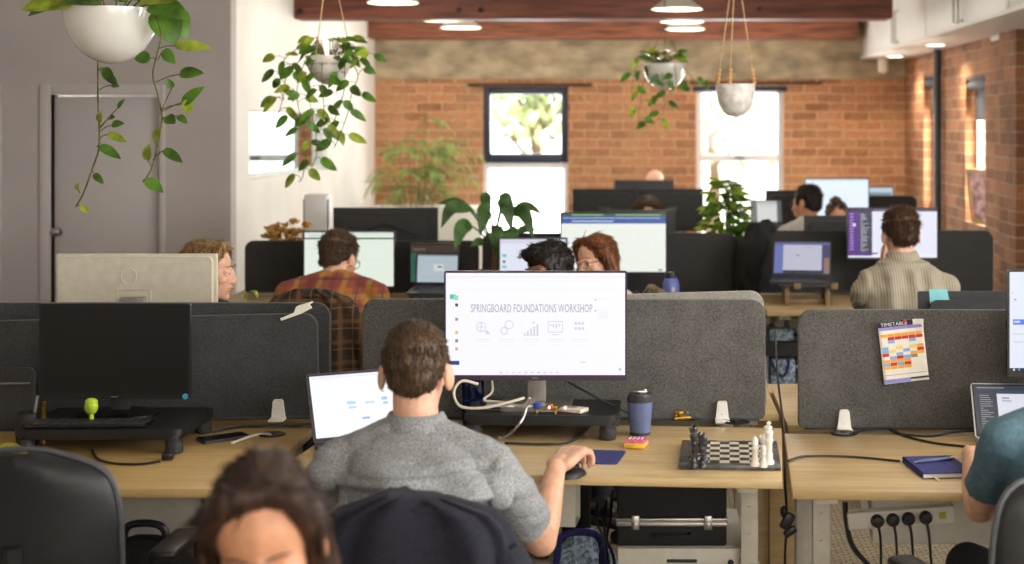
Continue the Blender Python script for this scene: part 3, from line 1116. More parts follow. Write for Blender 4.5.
def chair(label, loc, rz, top=.93, bw=.46, seat=.46, mb_='chair'):
    """Swivel office chair; sitter faces local +Y, backrest on the -Y side."""
    t = thing('office_chair', label, 'chair', (loc[0], loc[1], 0), rz, 'black office chairs')
    z0 = seat + .06
    rings = []
    n = 28
    for k in range(13):
        u = k / 12
        z = z0 + (top - z0) * u
        hw = bw / 2 * (1 - abs(2 * u - .9) ** 3.2 * .22) * (1 if u < .85 else math.sqrt(max(0.02, 1 - ((u - .85) / .16) ** 2)))
        rings.append([Vector((hw * math.copysign(abs(math.cos(a)) ** .75, math.cos(a)), -.255 - .03 * u + .05 * (math.cos(a) ** 2) + (.022 + .006 * math.sin(u * 6)) * math.copysign(abs(math.sin(a)) ** .8, math.sin(a)), z)) for a in [2 * math.pi * j / n for j in range(n)]])
    br = MB().loft(rings).build('backrest', M[mb_], t, ang=80)
    ed = []
    for s_ in range(0, 13):
        r_ = rings[s_]
        ed.append(r_[0])
    for s_ in range(12, -1, -1):
        ed.append(rings[s_][n // 2])
    MB().tube(spline(ed, 3), .008, 8).build('piping', M['chair_edge'], br)
    sm = MB()
    flip = Matrix(((1, 0, 0, 0), (0, 0, 1, 0), (0, 1, 0, 0), (0, 0, 0, 1)))
    bm = bmesh.new()
    vs = [bm.verts.new((x, y, seat - .07)) for x, y in rrect(-.24, -.22, .24, .25, .1, 6)]
    fc = bm.faces.new(vs)
    ex = bmesh.ops.extrude_face_region(bm, geom=[fc])
    bmesh.ops.translate(bm, vec=(0, 0, .07), verts=[v for v in ex['geom'] if isinstance(v, bmesh.types.BMVert)])
    bmesh.ops.bevel(bm, geom=[e for e in bm.edges if abs(e.verts[0].co.z - e.verts[1].co.z) < 1e-6], offset=.02, segments=3, profile=.5, affect='EDGES')
    sm.addbm(bm).build('seat', M[mb_], t)
    MB().tube(spline([(0, -.1, seat - .08), (0, -.22, seat - .06), (0, -.29, z0 + .05), (0, -.3, z0 + .2)], 5), .022, 8).build('back_bracket', M['black'], t)
    for sx in (-1, 1):
        a = MB().tube(spline([(sx * .2, 0, seat - .06), (sx * .275, 0, seat - .03), (sx * .28, 0, seat + .1), (sx * .28, 0, seat + .17)], 4), .016, 8)
        a.box((sx * .28, .01, seat + .18), (.07, .22, .03), None, .012)
        a.build('armrest', M['black'], t)
    MB().lathe([(0, .1), (.03, .1), (.03, .25), (.018, .26), (.018, seat - .1), (.07, seat - .09), (.07, seat - .072), (0, seat - .072)], n=18).build('gas_column', M['black'], t)
    st = MB().lathe([(0, .06), (.04, .065), (.045, .11), (0, .13)], n=18)
    for k in range(5):
        a = 2 * math.pi * k / 5 + .3
        st.tube([(0, 0, .1), (.16 * math.cos(a), .16 * math.sin(a), .085), (.3 * math.cos(a), .3 * math.sin(a), .066)], [.026, .022, .015], 8)
    bo = st.build('star_base', M['black'], t)
    for k in range(5):
        a = 2 * math.pi * k / 5 + .3
        c = MB()
        for q in (-.014, .014):
            c.tube([(q - .008, 0, .028), (q + .008, 0, .028)], .028, 12)
        c.tube([(0, 0, .03), (0, 0, .065)], .008, 6)
        c.build('caster', M['black'], bo, (.3 * math.cos(a), .3 * math.sin(a), 0), (0, 0, a + 1.57))
    return t


def cable(label, pts, r=.0035, m='black', ends=None, k=7):
    mb = MB().tube(spline(pts, k), r, 6)
    return tag(mb.build('cable', M[m]), label, 'cable', 'loose cables')


M['dot'] = mat('blue_sticker', (70, 160, 200), .5, var=.02)

# ------------------------------------------------------------------ first row of desks
YAW = R(-4.8)
ZD, ZR, ZL = .7406, .727, .727
desk('oak sit-stand desk of the man in grey shirt, chess board on it', (-1.037, 4.171), 1.40, .70, ZD, YAW, leg_y=.36, tray=(.2, .78))
desk('oak sit-stand desk at the right with navy notebook and wall timetable screen', (.379, 4.0), 1.5, .735, ZR, R(-3.5), leg_y=.36)
desk('oak desk at the left in shade under the switched off monitor', (-2.52, 4.015), 1.44, .80, ZL, 0, 'oak_shaded', leg_y=.36)
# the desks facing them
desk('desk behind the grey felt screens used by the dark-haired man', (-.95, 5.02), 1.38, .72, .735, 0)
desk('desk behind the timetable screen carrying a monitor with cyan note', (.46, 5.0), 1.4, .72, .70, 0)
desk('desk behind the shaded screens carrying the large ivory monitor', (-2.5, 5.02), 1.45, .72, .72, 0, 'oak_shaded')

screen_panel('grey felt desk screen directly behind the workshop monitor', ax(362, 4.9), ax(765, 4.9), 4.9, az(418, 4.9), az(299, 4.9), 'felt', 0, R(-1.2), clips=(ax(722, 4.9),))
screen_panel('grey felt desk screen with the coloured timetable pinned on it', ax(798, 4.83), 1.86, 4.83, az(428, 4.83), az(309.5, 4.83), 'felt', 0, R(-.6), clips=(ax(845, 4.8),))
screen_panel('shaded grey felt desk screen with a white tag on its top edge', -2.5, ax(320, 4.86), 4.86, ZL + .012, az(318, 4.86), 'felt_dark', R(1.4), 0, clips=(ax(280, 4.86),))
screen_panel('taller shaded grey felt desk screen behind the one with white tag', -2.5, ax(330, 4.95), 4.955, .735, az(302.5, 4.955), 'felt_dark')
screen_panel('pale felt screen tilted slightly behind the central grey screen', -.94, ax(767, 4.97), 4.975, .745, az(296, 4.97), 'felt_light', R(1.6), clips=())

# ------------------------------------------------------------------ second and third rows
ZB = .768
desk('desk of the man in check shirt, mostly hidden behind the front row', (-2.34, 7.5), 1.4, .74, ZB, 0)
desk('middle row desk holding the monitor with a white spreadsheet', (-.92, 7.5), 1.42, .74, ZB, 0)
desk('desk of the man in cream shirt with the laptop on wooden stand', (ax(767, 7.5), 7.5), 1.4, .74, ZB, 0)
screen_panel('black felt desk screen behind the check shirt man', ax(245, 8.32), ax(479, 8.32), 8.32, ZB + .004, az(240.5, 8.32), 'felt_black', r=.05)
screen_panel('dark felt desk screen right of the big spreadsheet monitor', -.93, ax(737, 8.32), 8.32, ZB + .004, az(233, 8.32), 'felt_black', r=.05)
screen_panel('black felt desk screen behind the cream shirt man', ax(750, 8.32), ax(993, 8.32), 8.32, ZB + .004, az(230.5, 8.32), 'felt_black', r=.05)
desk('desk past the check shirt man, under the wide curved monitor', (-2.34, 8.4), 1.4, .72, .75, 0)
desk('desk past the spreadsheet monitor, under the bushy potted plant', (-.92, 8.4), 1.42, .72, .75, 0)
desk('desk past the cream shirt man, under the dark monitor back', (.58, 8.4), 1.4, .72, .75, 0)
desk('back row desk of the man with glasses', (.45, 10.2), 1.6, .74, .75, 0)
screen_panel('dark felt desk screen of the back row under the white monitor', ax(768, 10.98), ax(917, 10.98), 10.98, .755, az(195.5, 10.98), 'felt_black', r=.05)
desk('last desk before the brick wall, under the twin dark monitors', (-.95, 11.95), 1.5, .74, .75, 0)

# ------------------------------------------------------------------ monitors
G = (206, 208, 214)
scr = []
for k, (yy, c) in enumerate(((.245, (60, 190, 180)), (.255, (150, 210, 190)))):
    scr.append((.022 + .02 * k, yy - .035, .055 + .015 * k, yy + .01, c))
for yy, c in ((.31, (70, 60, 110)), (.45, (170, 140, 150)), (.58, (220, 180, 120)), (.66, (140, 130, 120)), (.74, (210, 170, 140))):
    scr.append((.052, yy - .012, .068, yy + .018, c))
scr.append((.02, .86, .075, .9, (44, 70, 130)))
scr += [(0, 0, .15, .035, (246, 240, 250)), (0, .035, 1, .045, (228, 224, 240)), (.1, .075, .86, .079, (226, 226, 236)), (.08, .16, .97, .163, (228, 226, 238))]
for k in range(5):
    cx = .2 + .137 * k
    ic = (204, 205, 214)
    if k == 0:
        for a in range(14):
            th = 2 * math.pi * a / 14
            scr.append((cx - .008 + .026 * math.cos(th), .522 + .046 * math.sin(th), cx + .0 + .026 * math.cos(th), .534 + .046 * math.sin(th), ic))
        scr += [(cx - .03, .525, cx + .024, .532, ic), (cx - .006, .48, cx, .575, ic), (cx + .018, .565, cx + .036, .585, ic), (cx + .028, .58, cx + .044, .6, ic)]
    elif k == 1:
        for a in range(12):
            th = 2 * math.pi * a / 12
            scr.append((cx + .012 + .022 * math.cos(th), .50 + .04 * math.sin(th), cx + .02 + .022 * math.cos(th), .512 + .04 * math.sin(th), ic))
            scr.append((cx - .016 + .018 * math.cos(th), .56 + .034 * math.sin(th), cx - .008 + .018 * math.cos(th), .572 + .034 * math.sin(th), ic))
    elif k == 2:
        for q in range(5):
            scr.append((cx - .04 + q * .018, .59 - .022 * q, cx - .03 + q * .018, .605, ic))
        scr += [(cx - .04, .605, cx + .046, .612, ic), (cx + .01, .475, cx + .02, .495, ic)]
    elif k == 3:
        scr += [(cx - .042, .47, cx + .042, .478, ic), (cx - .042, .47, cx - .038, .58, ic), (cx + .038, .47, cx + .042, .58, ic), (cx - .042, .575, cx + .042, .583, ic), (cx - .02, .6, cx + .02, .607, ic)]
        scr += [(cx - .03 + .016 * q, .5, cx - .022 + .016 * q, .52 + .01 * (q % 3), ic) for q in range(4)]
    else:
        for a in range(6):
            scr.append((cx - .03 + .02 * (a % 3), .48 + .05 * (a // 3), cx - .016 + .02 * (a % 3), .505 + .05 * (a // 3), ic))
    scr += [(cx - .045, .645, cx + .045, .652, (224, 224, 232)), (cx - .04, .67, cx + .04, .677, (228, 228, 236)), (cx - .025, .7, cx + .025, .707, (232, 232, 240))]
scr += [(.33, .8, .66, .806, (232, 232, 240)), (.75, .87, .78, .876, (180, 180, 190)), (.83, .25, .84, .27, (200, 200, 214)), (.845, .25, .9, .256, (220, 220, 230)), (.83, .36, .84, .38, (190, 190, 206))]
scr += [(.845, .36 + .02 * q, .905, .365 + .02 * q, (220, 220, 230)) for q in range(5)]
scr += [(.3 + .035 * q, .965, .315 + .035 * q, .982, c) for q, c in enumerate(((214, 196, 214), (226, 226, 236), (206, 214, 230), (226, 214, 206), (210, 200, 226), (206, 206, 214), (190, 196, 226), (226, 206, 206), (206, 216, 226), (214, 214, 226)))]
scr += [(.965, .93, .978, .955, (176, 186, 240))]
YM = 4.66
mw = 183 * YM / F
RT = .0765
riser('black monitor riser on round legs under the workshop monitor', (-.335, 4.555, ZD + .001), R(-2), .47, .27, RT)
mz = ZD + RT + .002
mon = monitor('monitor showing the workshop slide with grey icons', (ax(535.5, YM), YM, mz), mw - .012, .317, az(380.5, YM) - mz, 0, scr,
              [('SPRINGBOARD FOUNDATIONS WORKSHOP', .478, .385, .037, (158, 158, 166), .51)], (240, 240, 251), 1.0, 'bezel', .006, .017, logo='DELL')

riser('black riser under the switched off monitor on the left desk', (ax(112, 4.55), 4.42, ZL + .001), 0, .50, .35, .074)
YL = 4.62
lz = ZL + .076
monitor('switched off black monitor on the left desk', (ax(114.5, YL), YL, lz), 151 * YL / F - .012, .272, az(399, YL) - lz, 0, None, body='black', bezel=.006, chin=.016, base='oval', logo='---', dot=True)

YI = 5.5
im = monitor('large ivory monitor seen from behind, on the left', (ax(138, YI), YI, .722), 160 * YI / F - .016, .34, az(253.5, YI) - .722 - .364, math.pi, [], body='cream', base='rect', flat=True)
hs = [c for c in im.children if c.name.startswith('housing')][0]
MB().lathe([(.026, 0), (.03, 0), (.03, .004), (.026, .004), (.026, 0)], n=32).build('round_emblem', M['cream'], hs, (0.02, .040, .285), (R(-90), 0, 0))
MB().tube([(-.06, .041, .12), (-.06, .041, .235), (.06, .041, .235), (.06, .041, .12)], .0025, 6).build('mount_plate', M['cream'], hs)

YS = 5.5
nb = monitor('dark grey monitor back with a cyan note, behind the timetable screen', (ax(985, YS), YS, .702), .48, .28, az(292, YS) - .702 - .3, math.pi, [], body='dark')
tag(MB().prism([(-.038, -.04), (.036, -.034), (.03, .034), (-.036, .04)], -.0415, -.041).build('sticky_note', M['sticky'], None, (ax(939, YS), YS + .021, az(299.5, YS)), (R(-4), R(-6), 0)), 'cyan sticky note stuck on the dark grey monitor back', 'note')

YR = 4.6
items = [(0, .06, .09, .062, (200, 206, 220)), (.012, .2, .02, .215, (180, 190, 220)), (.025, .27, .04, .285, (150, 160, 220)), (0.02, .475, .2, .53, (86, 124, 236)), (.025, .49, .06, .51, (200, 214, 250)), (.02, .62, .08, .628, (190, 196, 214)), (.02, .7, .08, .708, (190, 196, 214)), (0, .965, 1, 1, (30, 32, 44)), (.02, .972, .03, .992, (220, 224, 230)), (.05, .972, .06, .992, (90, 160, 230)), (.1, .3, .9, .305, (200, 204, 214))]
monitor('monitor with blue highlighted row, cropped at the right edge', (ax(1096, YR), YR, ZR + .001), .53, .305, az(377, YR) - ZR, 0, items, back=(226, 231, 245), st=.95, body='black', bezel=.007)

# second row
YP = 8.08
g1 = [(0, 0, 1, .05, (214, 226, 214)), (0, .1, 1, .13, (66, 76, 78)), (.05, .05, .4, .08, (206, 214, 206)), (.02, .3, .4, .31, (206, 216, 204)), (.4, .7, .52, .8, (44, 72, 62)), (.42, .72, .44, .78, (120, 190, 150)), (.47, .72, .49, .78, (120, 190, 150)), (.4, .2, .9, .205, (206, 214, 206)), (.3, .5, .95, .505, (206, 216, 206))]
monitor('monitor with a pale green page in front of the check shirt man', (ax(349, YP), YP, ZB + .001), .48, .29, az(290, YP) - ZB, 0, g1, back=(228, 238, 224), st=.92, body='black', bezel=.008, chin=.02)
g2 = [(0, 0, 1, .22, (84, 66, 60)), (.05, .1, .3, .14, (150, 120, 100)), (.08, .4, .3, .8, (40, 86, 74)), (.5, .3, .9, .9, (52, 104, 92))]
monitor('small monitor with a dark green picture behind the open laptop', (ax(435, 8.12), 8.12, ZB + .001), .262, .2, az(285, 8.12) - ZB, 0, g2, back=(60, 112, 98), st=.6, body='black')
st = thing('laptop_stand', 'low dark stand under the laptop beside the check shirt man', 'stand', (ax(436, 7.83), 7.83, ZB + .001), R(-8))
MB().box((0, -.02, .058), (.24, .2, .008), (R(8), 0, 0), .003).build('plate', M['dark'], st)
for sx in (-1, 1):
    MB().tube([(sx * .1, .06, .066), (sx * .1, .06, .006), (sx * .1, -.1, .006), (sx * .1, -.1, .045)], .006, 8).build('leg', M['dark'], st)
laptop('laptop with a grey page in front of the dark green picture', (ax(437, 7.9), 7.9, .843), R(-8), .235, .17, 105, [(0, 0, 1, .06, (120, 132, 140)), (.4, .35, .66, .6, (222, 230, 234)), (.5, .42, .62, .47, (60, 70, 80)), (.1, .8, .7, .82, (180, 190, 196))], back=(190, 204, 212), st=.75, body='dark', tilt=R(8))
g3 = [(0, 0, 1, .045, (70, 92, 66)), (.1, .01, .4, .03, (140, 190, 120)), (.52, .01, .95, .03, (140, 190, 120)), (0, .045, 1, .17, (64, 92, 158)), (.02, .07, .95, .08, (190, 206, 236)), (.1, .12, .5, .14, (190, 206, 236)), (.4, .3, .402, .95, (206, 212, 204)), (.31, .48, .36, .49, (150, 156, 150)), (0, .965, 1, 1, (236, 236, 230)), (.93, .955, .97, .98, (90, 90, 90))]
g3 += [(.42 + .08 * q, .3, .422 + .08 * q, .95, (222, 228, 220)) for q in range(7)] + [(.4, .3 + .08 * q, 1, .302 + .08 * q, (222, 228, 220)) for q in range(9)] + [(.06 + .016 * q, .975, .07 + .016 * q, .99, (90, 90, 90)) for q in range(32)]
monitor('large monitor with a white spreadsheet and blue toolbar', (ax(613.5, 8.05), 8.05, ZB + .001), .56, .312, az(275, 8.05) - ZB, 0, g3, back=(234, 239, 230), st=.95, body='black')
monitor('small white monitor behind the dark-haired man', (ax(533, 7.75), 7.75, ZB + .001), .34, .22, az(285, 7.75) - ZB, 0, [(0, 0, 1, .1, (214, 214, 232)), (.03, .35, .1, .42, (110, 200, 200)), (.04, .5, .08, .56, (60, 90, 90)), (.03, .62, .1, .68, (110, 200, 200)), (.26, .4, .5, .45, (60, 60, 76)), (.26, .3, .4, .32, (150, 150, 170))], back=(228, 230, 246), st=.9, body='dark')
pu = [(0, 0, 1, .055, (58, 44, 76)), (.3, .015, .6, .035, (120, 110, 130)), (0, .055, .125, .93, (92, 52, 134)), (.125, .055, .27, .93, (66, 66, 84)), (0, .9, .33, .96, (92, 52, 134)), (.27, .93, 1, 1, (236, 236, 246)), (.35, .38, .38, .4, (180, 180, 200)), (.3, .1, .98, .103, (206, 206, 222)), (.055, .3, .085, .36, (226, 226, 240))]
random.seed(3)
pu += [(.14, .1 + .028 * q, .16 + .08 * random.random(), .113 + .028 * q, (176, 178, 190)) for q in range(28)]
pu += [(.02, .1 + .06 * q, .06, .12 + .06 * q, (190, 160, 220)) for q in range(13)]
monitor('monitor with purple sidebar in front of the cream shirt man', (ax(892.5, 8.05), 8.05, ZB + .001), .476, .262, az(260, 8.05) - ZB, 0, pu, back=(226, 227, 243), st=.95, body='black', bezel=.006, chin=.012)
# wooden stand with laptop
M['wood_dim'] = wood('shaded_wood', (112, 90, 62), (130, 106, 76), (146, 122, 90))  # brown taken dark, with the stand's shadow put into the colour
wl = thing('laptop_stand', 'wooden laptop stand on the desk of the cream shirt man', 'stand', (ax(806, 7.86), 7.78, ZB + .001), 0)
MB().box((0, .05, .108), (.3, .24, .012), (R(3), 0, 0), .003).build('top_board', M['dark'], wl)
for sx in (-.11, .1):
    MB().box2((sx - .012, -.04, 0), (sx + .012, .16, .1), .002).build('side_board', M['wood_dim'], wl)
MB().box2((-.11, .0, .0), (.1, .012, .03), .002).build('cross_board', M['wood_dim'], wl)
for sx in (-.06, .13):
    MB().box((sx, -.075, .103), (.035, .012, .03), (R(3), 0, 0), .002).build('stop_block', M['wood_dim'], wl)
laptop('open laptop with a lilac page on the wooden stand', (ax(801, 7.95), 7.93, ZB + .119), R(-9), .31, .2, 119, [(0, 0, 1, .08, (96, 104, 160)), (0, .08, .16, 1, (112, 124, 190)), (.86, .08, 1, 1, (70, 70, 110)), (.16, .9, .9, 1, (46, 50, 78)), (.4, .4, .45, .44, (120, 120, 140)), (.55, .15, .7, .17, (170, 170, 190)), (.9, .5, 1, 1, (150, 120, 110))], back=(202, 204, 222), st=.75, body='dark', tilt=R(3))

# monitors whose backs show
cv = monitor('wide dark curved monitor back with a chevron ridge', (ax(386, 8.85), 8.85, .752), .60, .34, az(207.5, 8.85) - .752 - .364, math.pi, [], body='dark')
hs = [c for c in cv.children if c.name.startswith('housing')][0]
MB().tube([(-.2, .041, .2), (0, .043, .27), (.2, .041, .2)], .006, 6).build('chevron_ridge', M['black'], hs)
monitor('dark monitor back standing behind the spreadsheet monitor', (ax(640, 8.75), 8.75, .752), .40, .28, az(209.5, 8.75) - .752 - .304, math.pi, [], body='dark')
monitor('dark monitor back between the bun-haired woman and purple monitor', (ax(848, 8.75), 8.75, .752), .5, .28, az(215.5, 8.75) - .752 - .304, math.pi, [], body='dark')
monitor('left one of the twin dark monitor backs before the bald man', (ax(604.5, 12.15), 12.15, .752), .50, .32, az(188.5, 12.15) - .752 - .344, math.pi, [], body='black', group='twin dark monitors')
monitor('right one of the twin dark monitor backs before the bald man', (ax(671.5, 12.15), 12.15, .752), .50, .32, az(188.5, 12.15) - .752 - .344, math.pi, [], body='black', group='twin dark monitors')
monitor('raised black monitor just below the bald head', (ax(644, 12.5), 12.5, .752), .48, .27, az(180, 12.5) - .752 - .294, math.pi, [], body='black_gloss')
monitor('bright white monitor in front of the man with glasses', (ax(837, 10.7), 10.7, .752), .445, .275, az(178, 10.7) - .752 - .3, 0, [(0, 0, 1, .05, (206, 220, 236)), (.1, .3, .9, .302, (214, 224, 240)), (.1, .5, .9, .502, (214, 224, 240))], back=(222, 234, 250), st=1.0, body='black')
desk('desk past the back row screen, carrying two more monitors', (.75, 11.04), 1.35, .72, .75, 0)
monitor('pale blue monitor half hidden at the right of the white monitor', (ax(868, 11.3), 11.3, .752), .37, .25, az(187, 11.3) - .752 - .27, 0, [(0, .15, .98, .3, (120, 140, 160)), (.1, .5, .9, .52, (180, 196, 210))], back=(196, 212, 224), st=.8, body='dark')
monitor('dark monitor back beside the head of the man with glasses', (ax(788, 11.2), 11.2, .752), .32, .26, az(190, 11.2) - .752 - .284, math.pi, [], body='black')
ls = thing('laptop_stand', 'tall laptop stand on the back row desk', 'stand', (ax(767, 10.4), 10.38, .751), 0)
MB().box((0, -.05, .24), (.2, .16, .008), (R(6), 0, 0), .003).build('plate', M['dark'], ls)
MB().tube([(0, -.02, .01), (0, .02, .12), (0, -.02, .236)], .014, 8).build('arm', M['dark'], ls)
MB().box((0, -.02, .006), (.18, .18, .01), None, .004).build('base', M['dark'], ls)
laptop('laptop showing a white page at the left of the man with glasses', (ax(767, 10.4), 10.4, 1.0), R(4), .225, .17, 104, [(0, 0, .18, 1, (120, 124, 120)), (.85, 0, 1, 1, (96, 98, 100)), (.2, .0, .84, .18, (200, 202, 200)), (.3, .25, .8, .28, (190, 190, 190))], back=(226, 226, 224), st=.8, body='dark')

# main row laptops
th = R(27)
laptop('open laptop with a white page beside the man in grey shirt', (-.995 + .155 * math.cos(th), 4.44 + .155 * math.sin(th), ZD + .001), th, .31, .215, 117, [(0, 0, 1, .05, (226, 230, 246)), (.04, .06, .3, .065, (214, 216, 230)), (.36, .45, .45, .5, (176, 206, 246)), (.37, .53, .45, .57, (186, 212, 246)), (.55, .47, .65, .51, (190, 212, 246)), (.73, .42, .79, .47, (150, 186, 240)), (.74, .5, .79, .54, (150, 186, 240)), (.5, .72, .58, .76, (150, 180, 240)), (.84, .2, .92, .23, (90, 96, 110)), (.74, .32, .77, .34, (140, 150, 230))], back=(238, 242, 252), st=1.0, body='dark', lid_mat='bezel')
items = [(0, 0, 1, .1, (58, 66, 84)), (0, .1, .22, 1, (54, 60, 72)), (.22, .1, 1, .17, (66, 74, 92)), (.27, .25, .34, .27, (60, 66, 90)), (.27, .31, .36, .33, (130, 150, 210)), (.03, .04, .3, .055, (160, 166, 180))]
random.seed(5)
items += [(.05, .2 + .045 * q, .08 + .1 * random.random(), .215 + .045 * q, (150, 154, 164)) for q in range(16)]
laptop('open laptop with a dark sidebar in front of the man in teal', (ax(1030, 4.58), 4.58, ZR + .001), R(-4), .33, .185, 126, items, back=(226, 230, 240), st=.85, body='alu')
# ------------------------------------------------------------------ people
def remesh(mb, voxel, smooth=6, fac=.5):
    """Melt overlapping closed shapes into one continuous surface; returns (verts, faces)."""
    me = bpy.data.meshes.new('clay')
    me.from_pydata(mb.v, [], mb.f)
    bm = bmesh.new()
    bm.from_mesh(me)
    bmesh.ops.recalc_face_normals(bm, faces=bm.faces)
    bm.to_mesh(me)
    bm.free()
    o = bpy.data.objects.new('clay', me)
    COL.objects.link(o)
    r = o.modifiers.new('r', 'REMESH')
    r.mode = 'VOXEL'
    r.voxel_size = voxel
    s = o.modifiers.new('s', 'SMOOTH')
    s.factor, s.iterations = fac, smooth
    dg = bpy.context.evaluated_depsgraph_get()
    out = bpy.data.meshes.new_from_object(o.evaluated_get(dg))
    bpy.data.objects.remove(o)
    bpy.data.meshes.remove(me)
    return out


def finish(me, name, mats, parent, push=None, ang=180):
    """push(co, normal) -> new co."""
    if push:
        nrm = [v.normal.copy() for v in me.vertices]
        for v, n in zip(me.vertices, nrm):
            v.co = push(v.co, n)
    me.name = name
    for m in (mats if isinstance(mats, (list, tuple)) else [mats]):
        me.materials.append(m)
    me.polygons.foreach_set('use_smooth', [True] * len(me.polygons))
    o = bpy.data.objects.new(name, me)
    o.parent = parent
    COL.objects.link(o)
    return o


def hand(mb, wr, fd, up, side, curl=.5, sc=1.0, fan=.12, thumb_in=.5):
    """Palm, four bent fingers of unequal length and a thumb. fd: towards the fingers, up: back of the hand, side: +1 thumb on the lateral axis."""
    fd, up = Vector(fd).normalized(), Vector(up)
    up = (up - fd * up.dot(fd)).normalized()
    lat = fd.cross(up).normalized() * side              # towards the thumb
    wr = Vector(wr)
    k0, k1 = wr + fd * .02 * sc, wr + fd * .082 * sc
    for q in (-.026, -.009, .009, .026):
        mb.capsule(k0 + lat * q * .75 * sc, k1 + lat * q * 1.05 * sc, .0145 * sc, .0125 * sc, 10)
    for q, L, kk in ((.031, .070, .0), (.0105, .080, .006), (-.0105, .074, .004), (-.031, .057, -.006)):
        p = wr + fd * (.085 + kk) * sc + lat * q * sc
        d = (fd + lat * q * fan * 30 * .1).normalized()
        a = curl * .6
        pts, rs = [p], [.0098 * sc]
        for j, fr_ in enumerate((.45, .31, .24)):
            dd = (d * math.cos(a) - up * math.sin(a)).normalized()
            p = p + dd * L * fr_ * sc
            pts.append(p)
            rs.append((.0088 - .0011 * j) * sc)
            a += curl * (.9, .7, .5)[j]
        mb.chain(pts, rs, 10)
    b = wr + fd * .022 * sc + lat * .024 * sc - up * .006 * sc
    d1 = (fd * .75 + lat * .75 - up * .25).normalized()
    d2 = (fd * .95 + lat * (.35 - thumb_in * .3) - up * .25).normalized()
    p1 = b + d1 * .040 * sc
    p2 = p1 + d2 * .030 * sc
    p3 = p2 + d2 * .024 * sc
    mb.chain([b, p1, p2, p3], [.0145 * sc, .0115 * sc, .0098 * sc, .0078 * sc], 10)


def head_shapes(mb, T, s=1.0, fem=False):
    """Skull, jaw, nose, lips, brow and ears; T maps head space (face towards +Y, origin mid-head) into the figure."""
    def e(c, r, rot=None):
        sub = MB().ell([x * s for x in c], [x * s for x in r], rot, 18)
        mb.add(sub.v, sub.f, 0, T)
    def cp(a, b, ra, rb):
        sub = MB().capsule([x * s for x in a], [x * s for x in b], ra * s, rb * s, 12)
        mb.add(sub.v, sub.f, 0, T)
    e((0, -.014, .034), (.075, .094, .083))
    e((0, .028, -.025), (.062, .064, .082))
    e((0, .034, -.072), (.046 if fem else .052, .05, .038))
    e((0, .066, -.098), (.02 if fem else .025, .02, .015))
    if not fem:
        e((0, .073, .027), (.047, .015, .012))
    for q in (-1, 1):
        e((q * .043, .06, -.025), (.02, .02, .018))
        e((q * .082, -.012, -.012), (.010, .021, .034), (0.2, 0, q * -.35))
        e((q * .011, .1, -.036), (.009, .011, .008))
    cp((0, .086, .014), (0, .101 if fem else .11, -.03), .008 if fem else .0095, .0105 if fem else .0125)
    e((0, .089 if fem else .092, -.06), (.022, .012, .0055))
    e((0, .087 if fem else .09, -.071), (.019, .012, .0065))


